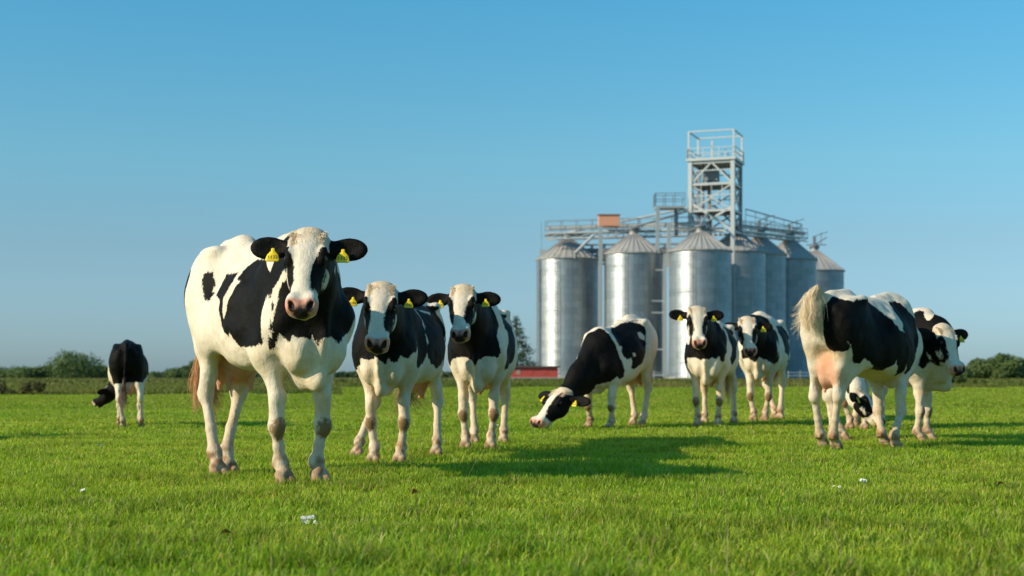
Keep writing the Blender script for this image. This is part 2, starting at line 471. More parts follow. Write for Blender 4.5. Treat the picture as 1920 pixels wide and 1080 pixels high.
def coat_material():
    m, nt, bs = nodes_of('cow_coat')
    L = nt.links.new
    tc = N(nt, 'ShaderNodeTexCoord')
    blk = N(nt, 'ShaderNodeAttribute', attribute_name='blk'); colr = N(nt, 'ShaderNodeAttribute', attribute_name='Col')
    mp = N(nt, 'ShaderNodeMapping'); mp.inputs['Scale'].default_value = (1, 1, 0.42); L(tc.outputs['Object'], mp.inputs['Vector'])
    jag = N(nt, 'ShaderNodeTexNoise', Scale=26.0, Detail=4.0, Roughness=0.62); L(mp.outputs[0], jag.inputs['Vector'])
    fine = N(nt, 'ShaderNodeTexNoise', Scale=170.0, Detail=2.0); L(mp.outputs[0], fine.inputs['Vector'])
    big = N(nt, 'ShaderNodeTexNoise', Scale=5.0, Detail=3.0); L(tc.outputs['Object'], big.inputs['Vector'])
    a = math_node(nt, 'MULTIPLY', math_node(nt, 'SUBTRACT', jag.outputs['Fac'], 0.5), 0.052)
    b = math_node(nt, 'MULTIPLY', math_node(nt, 'SUBTRACT', fine.outputs['Fac'], 0.5), 0.022)
    e = math_node(nt, 'ADD', math_node(nt, 'ADD', blk.outputs['Fac'], a), b)
    k = math_node(nt, 'ADD', math_node(nt, 'MULTIPLY', e, 150.0), 0.5, True)
    # hair streaks: the coat lies in fine strands
    mh = N(nt, 'ShaderNodeMapping'); mh.inputs['Scale'].default_value = (1.0, 1.0, 0.16); mh.inputs['Rotation'].default_value = (0, 0.5, 0)
    L(tc.outputs['Object'], mh.inputs['Vector'])
    hair = N(nt, 'ShaderNodeTexNoise', Scale=210.0, Detail=3.0, Roughness=0.7); L(mh.outputs[0], hair.inputs['Vector'])
    mc = N(nt, 'ShaderNodeMapping'); mc.inputs['Scale'].default_value = (1.0, 1.0, 0.30); mc.inputs['Rotation'].default_value = (0.15, 0.6, 0); L(tc.outputs['Object'], mc.inputs['Vector'])
    clump = N(nt, 'ShaderNodeTexNoise', Scale=62.0, Detail=3.0, Roughness=0.6, Distortion=0.6); L(mc.outputs[0], clump.inputs['Vector'])
    white = mix_col(nt, math_node(nt, 'MULTIPLY', hair.outputs['Fac'], 0.55), colr.outputs['Color'], (0.68, 0.60, 0.50), 'MULTIPLY')
    white = mix_col(nt, math_node(nt, 'MULTIPLY', math_node(nt, 'SUBTRACT', clump.outputs['Fac'], 0.42), 2.2, True), white, (0.82, 0.77, 0.70), 'MULTIPLY')
    dirt = math_node(nt, 'MULTIPLY', math_node(nt, 'SUBTRACT', big.outputs['Fac'], 0.52), 1.6, True)
    white = mix_col(nt, dirt, white, (0.80, 0.66, 0.46), 'MULTIPLY')
    dark = mix_col(nt, hair.outputs['Fac'], (0.0025, 0.0022, 0.0022), (0.0095, 0.0075, 0.006))
    dark = mix_col(nt, dirt, dark, (0.014, 0.009, 0.0065))
    L(mix_col(nt, k, white, dark), bs.inputs['Base Color'])
    bs.inputs['Roughness'].default_value = 0.62
    L(math_node(nt, 'ADD', math_node(nt, 'MULTIPLY', k, -0.10), 0.20), bs.inputs['Specular IOR Level'])
    bs.inputs['Sheen Weight'].default_value = 0.0; bs.inputs['Sheen Roughness'].default_value = 0.4
    bp = N(nt, 'ShaderNodeBump', Strength=0.30, Distance=0.006); L(hair.outputs['Fac'], bp.inputs['Height'])
    mid = N(nt, 'ShaderNodeTexNoise', Scale=14.0, Detail=4.0, Roughness=0.55); L(tc.outputs['Object'], mid.inputs['Vector'])
    bp2 = N(nt, 'ShaderNodeBump', Strength=0.30, Distance=0.03); L(mid.outputs['Fac'], bp2.inputs['Height']); bp3 = N(nt, 'ShaderNodeBump', Strength=0.35, Distance=0.012); L(clump.outputs['Fac'], bp3.inputs['Height']); L(bp2.outputs[0], bp3.inputs['Normal']); L(bp3.outputs[0], bp.inputs['Normal'])
    L(bp.outputs[0], bs.inputs['Normal'])
    return m

def hair_material():
    m, nt, bs = nodes_of('long_hair')
    c = N(nt, 'ShaderNodeAttribute', attribute_name='tint')
    nt.links.new(c.outputs['Color'], bs.inputs['Base Color']); bs.inputs['Roughness'].default_value = 0.55
    return m

M_COAT = coat_material(); M_HAIR = hair_material()
M_TAG = simple_mat('yellow_tag', (0.86, 0.60, 0.01), 0.45, 0, 0.06, 60)
M_INK = simple_mat('black_ink', (0.03, 0.025, 0.01), 0.6, 0, 0.05)
M_EYE, _nt, _b = nodes_of('dark_eye')
_n = N(_nt, 'ShaderNodeTexNoise', Scale=40.0); _nt.links.new(mix_col(_nt, _n.outputs['Fac'], (0.004, 0.003, 0.003), (0.014, 0.009, 0.007)), _b.inputs['Base Color'])
_b.inputs['Roughness'].default_value = 0.06; _b.inputs['Coat Weight'].default_value = 0.6

def paint(sp, prims, vs):
    W, D = group_weights(prims, vs)
    g = {n: W[i] for i, n in enumerate(GROUPS)}
    x, y, z = vs.T
    pol, f, l, u = head_frame(sp)
    q = (vs - pol) / sp.get('hk', 1.0); ht, hl, hu = q @ f, q @ l, q @ u
    pat = sp['pattern']
    # ---- black patches, signed distance
    P2 = np.stack([x, z], 1)
    bR = union_sd(P2, pat.get('R', [])); bL = union_sd(P2, pat.get('L', []))
    if 'rear' in pat:
        br = union_sd(np.stack([y, z], 1), pat['rear']); wr = np.clip((pat.get('rear_x', -0.66) * sp.get('lx', 1) - x) / 0.06, 0, 1)
    if 'Rw' in pat: bR = np.minimum(bR, -union_sd(P2, pat['Rw']))
    if 'Lw' in pat: bL = np.minimum(bL, -union_sd(P2, pat['Lw']))
    bR = bR + pat.get('grow', 0.0); bL = bL + pat.get('grow', 0.0)
    s = np.clip(y / 0.03 * 0.5 + 0.5, 0, 1)
    body = bR * (1 - s) + bL * s
    if 'rear' in pat: body = body * (1 - wr) + br * wr
    if 'front' in pat:
        bf = union_sd(np.stack([y, z], 1), pat['front']); wf = np.clip((x - 0.66 * sp.get('lx', 1)) / 0.08, 0, 1)
        body = body * (1 - wf) + bf * wf
    leg = body.copy()
    for c, r in pat.get('spots', []):
        d = r - np.linalg.norm((vs - V(*c)) / V(1, 1, 1.0), axis=1); body = np.maximum(body, d); leg = np.maximum(leg, d)
    for c, r in pat.get('white_spots', []):
        d = r - np.linalg.norm(vs - V(*c), axis=1); body = np.minimum(body, -d); leg = np.minimum(leg, -d)
    nk = pat.get('neck', 'poly')
    neck = body if nk == 'poly' else np.full(len(vs), 0.12 if nk == 'black' else -0.12)
    if nk == 'black' and 'throat' in pat:      # pale throat skin below
        neck = np.minimum(neck, (z - pat['throat'](x)) * 0.8)
    neck = np.minimum(neck, (np.linalg.norm(q - V(0, 0, 0), axis=1) - pat.get('poll_r', 0.13)) * 1.0)       # pale behind the poll
    if 'strip' in pat:                          # a pale strip runs from the poll down the shoulder
        st = union_sd(P2, pat['strip']) * np.where(y < 0.02, 1, -1); st = np.where(y < 0.02, st, -0.1)
        neck = np.minimum(neck, -st); body = np.minimum(body, -st)
    H2 = np.stack([hl, ht], 1)
    head = union_sd(H2, pat.get('face', FACE))
    side = -hu - pat.get('jaw', 0.085)          # cheeks behind the face turn black again
    head = np.maximum(head, np.minimum(side, np.minimum(pat.get('jaw_end', 0.33) - ht, ht - 0.04)))
    stripe = pat.get('stripe', 0.0)
    blk = (g['torso'] + g['udder']) * body + g['neck'] * neck + g['head'] * head + g['leg'] * leg + (g['tail']) * pat.get('tail', -0.1) - 0.1 * g['hoof']
    blk = blk + g['ear'] * pat.get('ear', 0.08)
    # ---- base colours
    n1 = vnoise(vs + 5, sp['seed'], 9.0); n2 = vnoise(vs + 9, sp['seed'] + 1, 30.0); n3 = vnoise(vs + 3, sp['seed'] + 2, 70.0)
    C = np.tile(V(0.87, 0.77, 0.635), (len(vs), 1))
    def lay(rgb, w):
        nonlocal C
        w = np.clip(w, 0, 1)[:, None]; C = C * (1 - w) + V(*rgb) * w
    lay((0.74, 0.60, 0.38), np.clip((0.92 - z) / 0.30, 0, 1) * (g['torso'] + g['udder']) * (0.35 + 0.5 * n1))            # belly
    lay((0.72, 0.52, 0.28), np.clip((n1 - 0.45) * 2.2, 0, 1) * g['leg'] * 0.8 * (z > 0.3))
    lay((0.68, 0.51, 0.36), np.clip((0.60 - z) / 0.35, 0, 1) * (g['leg']) * (0.40 + 0.5 * n2))
    lay((0.66, 0.42, 0.17), np.clip(1.1 - np.linalg.norm((vs - V(-0.66 * sp.get('lx', 1), 0, 0.86)) / V(0.15, 0.5, 0.16), axis=1), 0, 1) * np.clip((n1 - 0.3) * 2, 0, 1) * 0.9)
    lay((0.34, 0.17, 0.065), np.clip(1.2 - np.abs(z - 0.125) / 0.08, 0, 1) * (g['leg'] + g['hoof']) * np.clip((n2 - 0.28) * 2.6, 0, 1) * sp.get('dirt', 0.85))
    lay((0.42, 0.24, 0.12), g['hoof'] * 0.95)
    lay((0.27, 0.15, 0.08), (g['hoof'] + g['leg']) * (z < 0.14) * np.clip((n2 - 0.5) * 3, 0, 1) * sp.get('dirt', 0.8))
    lay((0.12, 0.075, 0.035), np.clip(1.2 - z / 0.045, 0, 1) * g['hoof'] * 0.7)
    lay((0.76, 0.36, 0.22), g['udder'] * (0.65 + 0.35 * n1))
    # brown callus on the front of the fore knees
    for kc in sp['_knees']:
        d = np.linalg.norm((vs - kc - V(0.035, 0, 0.0)) / V(0.045, 0.05, 0.068), axis=1)
        lay((0.22, 0.12, 0.04), np.clip((1.15 - d) * 3.0 + (n3 - 0.5) * 1.6, 0, 1) * g['leg'] * sp.get('knee_dirt', 0.9))
    # head
    lay((0.74, 0.56, 0.36), np.clip((0.13 - ht) / 0.14, 0, 1) * g['head'] * (0.45 + 0.45 * n1))
    pad = np.clip((ht - 0.452) / 0.02, 0, 1) * np.clip((hu + 0.030) / 0.02, 0, 1)
    lay((0.80, 0.33, 0.235), pad * g['head'] * (0.75 + 0.25 * n2))
    lay((0.62, 0.50, 0.20), np.clip((-0.045 - hu) / 0.02, 0, 1) * np.clip((ht - 0.40) / 0.03, 0, 1) * g['head'] * 0.75)
    dk = np.clip(1.25 - np.sqrt(((np.abs(hl) - 0.048) / 0.021) ** 2 + ((hu - 0.042) / 0.017) ** 2), 0, 1) * (ht > 0.45)
    cen = np.clip(1.5 - np.sqrt((hl / 0.036) ** 2 + ((hu - 0.010) / 0.036) ** 2), 0, 1) * (ht > 0.468) * sp.get('nose_dark', 1.0)
    lay((0.025, 0.016, 0.016), np.clip(np.maximum(dk, cen) * 2.2 + (n3 - .5) * .4, 0, 1) * (np.maximum(dk, cen) > 0.02) * g['head'])
    lay((0.10, 0.05, 0.04), g['head'] * np.clip(1.2 - np.abs(hu + 0.052) / 0.008, 0, 1) * (ht > 0.40) * 0.9)           # mouth line
    lay((0.20, 0.12, 0.09), g['ear'] * 1.0)
    ec = sp.get('tail_tint')
    if ec: lay(ec, g['tail'])
    return blk, C

FACE = [[(0.034, 0.33), (0.046, 0.24), (0.066, 0.170), (0.090, 0.125), (0.25, 0.09), (0.25, 0.20), (0.112, 0.215), (0.102, 0.27), (0.090, 0.335), (0.078, 0.375), (0.066, 0.365), (0.055, 0.385), (0.041, 0.365)],
        [(-0.056, 0.31), (-0.062, 0.24), (-0.076, 0.17), (-0.094, 0.115), (-0.25, 0.09), (-0.25, 0.20), (-0.116, 0.215), (-0.102, 0.28), (-0.088, 0.345), (-0.074, 0.365), (-0.062, 0.345)]]

def tail_tuft(root, sp, rs):
    t = sp['tuft']
    line = np.array(sp['tail'], float) * V(sp.get('lx', 1.0), 1, 1); seg = np.linalg.norm(np.diff(line, axis=0), axis=1); cum = np.concatenate([[0], np.cumsum(seg)]); tot = cum[-1]
    at = lambda q: V(*[np.interp(q, cum, line[:, i]) for i in range(3)])
    A = line[-1]; B = line[-2]; d0 = unit(A - B)
    n, ln = t.get('n', 260), t.get('len', 0.34)
    end = V(*t.get('dir', (0, 0, -1)))
    start = t.get('start', 0.12)
    cs, tc = [], []
    m = t.get('clumps', 16); cl = rs.normal(0, t.get('spread', 0.20), (m, 3)); cl = cl + np.outer(np.where(rs.rand(m) < 0.55, -1.0, 1.0), V(*t.get('fork', (0, 0, 0)))); ct = 0.75 + 0.5 * rs.rand(m); cw = rs.normal(0, 0.03, (m, 3)); cL = 0.7 + 0.4 * rs.rand(m)
    for i in range(n):
        j = i % m; a = rs.rand() * start
        o = at(tot - a) + rs.normal(0, 0.009, 3); d0 = unit(at(tot - a + .01) - at(tot - a - .04) + 1e-6)
        sprd = cl[j] + rs.normal(0, 0.045, 3)
        L_ = ln * cL[j] * (0.6 + 0.4 * rs.rand())
        e = unit(end + sprd); c1 = unit(d0 * 0.9 + sprd * 0.6)
        w = cw[j] + rs.normal(0, 0.006, 3)
        pts = []
        for k in range(7):
            q = k / 6
            pts.append(o + L_ * (c1 * q * (1 - q) * 0.9 + e * q * q * 1.0 + e * q * 0.25) + w * math.sin(q * 5 + j) * q)
        cs.append(pts)
        v = ct[j] * (0.75 + 0.5 * rs.rand())
        cc = V(*t.get('tint', (0.40, 0.22, 0.10))) * v; tc.append(cc)
    strands('tail_hair', cs, 0.0030 * t.get('thick', 1), 0.0008, M_HAIR, root, np.array(tc))

def poll_hair(root, sp, rs):
    pol, f, l, u = head_frame(sp)
    cs, tc = [], []; hk = sp.get('hk', 1.0)
    n = sp.get('poll_n', 1800)
    for i in range(n):
        a = rs.uniform(-0.085, 0.085); t = rs.uniform(-0.03, 0.10); b = 0.052 - 0.9 * max(0, -t) + 0.15 * t - 1.5 * a * a
        o = pol + hk * (f * t + l * a + u * (b - 0.006)); o = warp(sp, o[None])[0]
        nrm = unit(u * 0.75 - f * (0.75 - t * 8)); flow = unit(f * 0.7 + l * (a * 9) + rs.normal(0, 0.28, 3))
        up = unit(nrm * 0.50 + flow * 0.8); L_ = hk * rs.uniform(0.010, 0.026) * (1 if t < 0.03 else 0.75)
        bend = unit(flow - nrm * 0.45)
        cs.append([o + L_ * (up * q + bend * q * q * 0.7) for q in (0, 0.3, 0.6, 0.85, 1.0)])
        tc.append(V(0.86, 0.69, 0.48) * (0.75 + 0.35 * rs.rand()))
    strands('head_hair', cs, 0.0015, 0.0005, M_HAIR, root, np.array(tc))

TAG_OUT = [(-0.036, -0.038), (-0.030, -0.042), (0.030, -0.042), (0.036, -0.038), (0.037, -0.030), (0.030, -0.004), (0.016, 0.014), (0.010, 0.020), (0.010, 0.032), (0.006, 0.037), (-0.006, 0.037), (-0.010, 0.032), (-0.010, 0.020), (-0.016, 0.014), (-0.030, -0.004), (-0.037, -0.030)]

def ear_tag(root, c, right, up, number, k=1.0):
    right, up = unit(right), unit(up - unit(right) * (up @ unit(right))); n = np.cross(right, up)
    out = np.array(TAG_OUT) * k; m = len(out)
    def ring(sc, dz): return [c + right * a * sc + up * b * sc + n * (dz) for a, b in out]
    vs = ring(0.94, 0.0036) + ring(1.0, 0.0020) + ring(1.0, -0.0020) + ring(0.94, -0.0036) + [c + n * 0.0036, c - n * 0.0036]
    fs, tr = [], []
    for r in range(3):
        for i in range(m):
            j = (i + 1) % m; fs.append((r * m + j, r * m + i, (r + 1) * m + i, (r + 1) * m + j))
    for i in range(m):
        j = (i + 1) % m; tr.append((4 * m, i, j)); tr.append((4 * m + 1, 3 * m + j, 3 * m + i))
    o = np_mesh('ear_tag', np.array(vs), [np.array(fs), np.array(tr)], M_TAG, False, root)
    if number:
        cu = bpy.data.curves.new('digits', 'FONT'); cu.body = number; cu.size = 0.026 * k; cu.align_x = 'CENTER'; cu.align_y = 'CENTER'; cu.space_character = 1.05
        to = bpy.data.objects.new('digits', cu); col.objects.link(to)
        bpy.context.view_layer.update()
        me = bpy.data.meshes.new_from_object(to.evaluated_get(bpy.context.evaluated_depsgraph_get()))
        bpy.data.objects.remove(to)
        co = np.zeros(len(me.vertices) * 3); me.vertices.foreach_get('co', co); co = co.reshape(-1, 3)
        w = c + right * co[:, :1] + up * (co[:, 1:2] - 0.018 * k) + n * 0.0052
        me.vertices.foreach_set('co', w.ravel().astype(np.float32)); me.update(); me.materials.append(M_INK)
        d = bpy.data.objects.new('number', me); link(d, o)
    return o

def build_cow(sp):
    s = sp.get('s', 1.0); lx = sp.get('lx', 1.0); yaw = R(sp['yaw'])
    fwd = V(math.cos(yaw), math.sin(yaw), 0)
    lef = V(-fwd[1], fwd[0], 0)
    fm = spot(sp['front'][0], sp['front'][1])
    org = fm - fwd * (0.65 * lx * s)
    # feet given as bearing/distance, or left at their usual place
    feet = []
    for i, ft in enumerate(sp['feet_at']):
        dfl = ((0.65 if i < 2 else -0.50) * lx, (-0.17, 0.17)[i % 2])
        if ft is None: feet.append(dfl)
        else:
            w = spot(*ft) - org; feet.append(((w @ fwd) / s, (w @ lef) / s))
    sp['feet'] = feet
    pw = spot(sp['poll_at'][0], sp['poll_at'][1], CAM_H + (HZ - sp['poll_at'][2]) / F_PX * sp['poll_at'][1])
    w = pw - org; sp['poll'] = ((w @ fwd) / s, (w @ lef) / s, w[2] / s)
    if sp.get('drop'):                  # undo the warp for the head
        px_, py_, pz_ = sp['poll']; pt = V(px_, py_, pz_)
        for _ in range(12): pt[2] += pz_ - warp(sp, pt[None])[0, 2]
        sp['poll'] = tuple(pt)
    if 'gaze' in sp:      # world bearing of the face: -90 looks at the camera
        sp['head_az'] = sp['gaze'] - sp['yaw']
    prims = cow_prims(sp)
    sp['_knees'] = []
    for i, sd in ((0, -1), (1, 1)):
        fx, fy = feet[i]; sx = 0.60 * lx
        kn = V(sx + 0.03 + (fx - sx - .05) * 0.50, sd * 0.175 + (fy - sd * 0.17) * 0.55, 0.335) + V(*sp.get('knee', {}).get(i, (0, 0, 0)))
        sp['_knees'].append(kn)
    vox = sp.get('vox', 0.012)
    D, lo, vx = sdf_grid(prims, vox)
    vs, F = surface_nets(D, lo, vx); vs = relax(vs, F, 1)
    for a in range(3):                         # slack skin: small uneven swells
        vs[:, a] += (vnoise(vs + 11 * a, sp['seed'] + 40 + a, 13.0) - 0.5) * 0.014 * np.clip((vs[:, 2] - 0.15) / 0.4, 0, 1) * np.clip((np.linalg.norm(vs - V(*sp['poll']), axis=1) - 0.3) / 0.3, 0, 1)
    rest = vs; vs = warp(sp, vs)
    root = empty('cow', org, yaw, s)
    body = np_mesh('body', vs, F, M_COAT, True, root)
    blk, C = paint(sp, prims, rest)
    hk = sp.get('hk', 1.0)
    set_float(body.data, 'blk', blk); set_color(body.data, 'Col', C)
    rs = np.random.RandomState(sp['seed'])
    pol, f, l, u = head_frame(sp)
    for sd in (-1, 1):
        c = pol + hk * (f * 0.178 + l * sd * 0.0985 + u * 0.038); c = warp(sp, c[None])[0]
        me = bpy.data.meshes.new('eye')
        import bmesh
        bm = bmesh.new(); bmesh.ops.create_uvsphere(bm, u_segments=20, v_segments=12, radius=0.0225 * hk); bmesh.ops.translate(bm, verts=bm.verts, vec=Vector(c)); bm.to_mesh(me); bm.free()
        for p in me.polygons: p.use_smooth = True
        me.materials.append(M_EYE); link(bpy.data.objects.new('eye', me), root)
    poll_hair(root, sp, rs)
    if 'tuft' in sp: tail_tuft(root, sp, rs)
    for sd, num in sp.get('tags', {}).items():
        er = sp.get('ear', {}).get(sd, (0.18, 0.05, 0.0))
        e = unit(l * sd + f * er[0] + u * er[1]); n = unit(u - e * (u @ e)); n = unit(n + f * 0.35); n = unit(n - e * (n @ e)); w_ = np.cross(n, e) * sd
        dn = unit(f + 0.0 * u)
        b0 = pol + hk * (f * 0.055 + l * sd * 0.085 - u * 0.045)
        off = sp.get('tag_off', (0.115, 0.052, 0.034))
        c = b0 + hk * (e * off[0] + dn * off[1] + n * off[2]); c = warp(sp, c[None])[0]
        # the plate hangs from its pin, leaning with the ear
        up = unit(-f + V(0, 0, 0.4)); ri = unit(np.cross(up, unit(u + f * .2)))
        ear_tag(root, c, ri, up, num, sp.get('tag_k', 1.0))
    tag(root, sp['label'], 'cow', 'black and white dairy cows in the meadow')
    return root

# ------------------------------------------------------------------ the herd
HANG = lambda x=0.0, y=0.0, z=0.0: [(-0.80, 0, 1.37), (-0.875, 0, 1.30), (-0.90, y * .2, 1.12), (-0.885 + x * .5, y * .6, 0.92), (-0.87 + x, y, 0.74 + z)]
HERD = [
 dict(name='A', label='tall cow nearest the camera, side on, staring with a broad white face', hk=0.95, drop=0.05, leg_k=0.86, seed=11, yaw=-58, s=1.05, lx=0.88, vox=0.0085, fat=0.8,
      front=(564, 8.45), feet_at=[(531, 8.40), (597, 8.50), (408, 9.05), (428, 9.25)], poll_at=(580, 8.0, 444), gaze=-91, head_pitch=59, head_roll=0,
      ear={-1: (0.02, 0.10, 0), 1: (0.06, 0.05, 0)}, tags={-1: '1132', 1: '1332'},
      tail=HANG(0.02, -0.11, 0.04), tuft=dict(len=0.40, spread=0.15, n=700, clumps=16, tint=(0.52, 0.26, 0.10), dir=(0.0, -0.02, -1), thick=0.6),
      pattern=dict(neck='black', rear_x=-0.72, spots=[((-0.63, -0.05, 1.44), 0.055)])),
 dict(name='B', label='dark sided cow facing the camera, its muzzle lowered below the tall cow', hk=1.12, fat=1.08, seed=21, yaw=-97, s=0.87, vox=0.0095,
      front=(726, 10.5), feet_at=[(701, 10.45), (750, 10.45), (670, 11.2), (818, 11.3)], poll_at=(716, 9.9, 540), gaze=-92, head_pitch=59,
      head_roll=-3, ear={-1: (-0.02, 0.05, 0), 1: (0.0, 0.05, 0)}, tags={-1: '1182', 1: '1152'},
      tail=HANG(0.05, -0.12), tuft=dict(len=0.42, spread=0.18, n=260, tint=(0.34, 0.20, 0.10), dir=(0, -0.1, -1)),
      pattern=dict(neck='black', grow=0.02)),
 dict(name='C', label='cow facing the camera, third from the left, a white band down its dark flank', hk=1.06, fat=0.93, seed=31, yaw=-93, s=0.89, vox=0.011,
      front=(898, 12.3), feet_at=[(873, 12.3), (920, 12.35), (889, 13.2), None], poll_at=(868, 11.7, 543), gaze=-93, head_pitch=58,
      head_roll=4, ear={-1: (0.16, 0.05, 0), 1: (0.10, -0.12, 0)}, tags={-1: '1127', 1: '1163'},
      tail=HANG(), pattern=dict(neck='black', grow=0.015)),
 dict(name='D', label='cow grazing in front of the silos with its black head lowered to the grass', drop=0.2, fat=0.95, seed=41, yaw=-122, s=0.96, lx=0.82, vox=0.013,
      front=(1124, 17.3), feet_at=[(1105, 17.6), (1144, 17.2), (1187, 18.0), (1204, 17.8)], poll_at=(1056, 16.8, 736), gaze=-140, head_pitch=50, head_roll=-6, hk=1.30,
      ear={-1: (-0.1, 0.0, 0), 1: (0.0, -0.2, 0)}, tags={-1: '1108', 1: '1109'},
      tail=HANG(), pattern=dict(neck='black', jaw=0.06, poll_r=0.0,
        face=[[(0.028, 0.30), (0.036, 0.10), (0.05, 0.04), (0.3, 0.03), (0.3, 0.44), (0.10, 0.43), (0.05, 0.39)], [(-0.036, 0.28), (-0.04, 0.08), (-0.3, 0.05), (-0.3, 0.42), (-0.06, 0.39)]])),
 dict(name='E', label='cow facing the camera before the middle silos, ears spread and both tags bright', hk=1.1, seed=51, yaw=-104, s=0.93, vox=0.013,
      front=(1327, 17.8), feet_at=[(1308, 17.9), (1346, 17.8), None, (1376, 18.8)], poll_at=(1306, 17.2, 581), gaze=-90, head_pitch=58,
      head_roll=-2, ear={-1: (-0.02, 0.05, 0), 1: (-0.04, 0.05, 0)}, tags={-1: '1121', 1: '1145'},
      tail=HANG(0.0, 0.12, -0.05), tuft=dict(len=0.42, spread=0.08, n=120, tint=(0.55, 0.42, 0.24)), pattern=dict(neck='black', grow=0.02)),
 dict(name='F', label='farther cow facing the camera, right of the one with spread ears, pale rump behind', hk=1.02, fat=0.92, seed=61, yaw=-106, s=1.03, vox=0.014,
      front=(1424, 19.8), feet_at=[(1413, 19.8), (1434, 19.8), (1452, 20.8), (1463, 20.7)], poll_at=(1400, 19.0, 600), gaze=-90, head_pitch=58,
      head_roll=4, ear={-1: (0.14, 0.05, 0), 1: (0.18, 0.0, 0)}, tags={-1: '1171', 1: '1174'},
      tail=HANG(0.06, -0.16), pattern=dict(neck='black', grow=0.02)),
 dict(name='G', label='cow seen from behind with its pale tail curled up and a pink udder', seed=71, yaw=47, s=0.94, lx=0.86, vox=0.011, fat=1.05,
      front=(1668, 12.9), feet_at=[(1678, 12.4), (1657, 12.9), (1567, 12.25), (1543, 12.5)], poll_at=(1690, 13.6, 640), gaze=130, head_pitch=50, neck_mid=(0.85, 0.26, 1.18),
      tail=[(-0.80, 0, 1.38), (-0.85, 0.0, 1.43), (-0.90, 0.0, 1.47), (-0.945, 0.0, 1.455), (-0.97, 0.0, 1.38), (-0.975, 0.0, 1.28)],
      tuft=dict(len=0.24, spread=0.16, fork=(0.30, 0, 0), n=2200, clumps=44, tint=(0.95, 0.76, 0.50), start=0.27, thick=0.42, dir=(-0.05, 0, -1)), pattern=dict(neck='black', rear_x=-0.80, grow=0.03), tail_tint=(0.7, .52, .3)),
 dict(name='H', label='banded cow at the right end of the herd, its head turned to the camera', hk=1.03, seed=81, yaw=-24, s=0.87, lx=0.86, vox=0.012,
      front=(1734, 13.7), feet_at=[(1725, 13.6), (1744, 13.9), (1584, 13.9), None], poll_at=(1768, 13.4, 618), gaze=-70, head_pitch=62, head_roll=0,
      ear={-1: (0.0, 0.05, 0), 1: (-0.10, 0.05, 0)}, tags={1: '1139'},
      tail=[(-0.80, 0, 1.37), (-0.84, 0, 1.30), (-0.80, -0.05, 1.10), (-0.68, -0.10, 0.95)], pattern=dict(neck='black', grow=0.05, poll_r=0.05)),
 dict(name='I', label='cow grazing half hidden behind the curled tail cow, only head and legs showing', seed=91, yaw=-116, s=0.93, lx=0.85, vox=0.014,
      front=(1596, 16.8), feet_at=[(1594, 16.9), None, None, None], poll_at=(1606, 16.3, 732), gaze=-28, head_pitch=52,
      ear={-1: (0.1, 0.0, 0), 1: (0.0, -0.2, 0)}, tags={-1: '1150'}, tail=HANG(), pattern=dict(neck='white')),
 dict(name='J', label='small cow grazing far off on the left, its black rump turned to the camera', seed=101, yaw=103, s=0.73, vox=0.016,
      front=(243, 18.2), feet_at=[None, None, (265, 17.35), (231, 17.3)], poll_at=(212, 18.4, 726), gaze=152, head_pitch=36, fat=0.88,
      ear={}, tags={1: '1188'}, tail=HANG(0.02, 0.04), tuft=dict(len=0.40, spread=0.12, n=160, tint=(0.10, 0.05, 0.03), thick=1.6), pattern=dict(neck='black', tail=0.1, poll_r=0.0, face=[[(-0.3, -0.1), (0.3, -0.1), (0.3, 0.47), (-0.3, 0.47)]], R=[[(-1, .80), (-.6, .76), (-.2, .9), (1.2, .8), (1.2, 1.6), (-1, 1.6)]], L=[[(-1, .80), (-.52, .72), (-.50, 1.0), (-.42, 1.25), (-.35, 1.6), (-1, 1.6)]])),
]

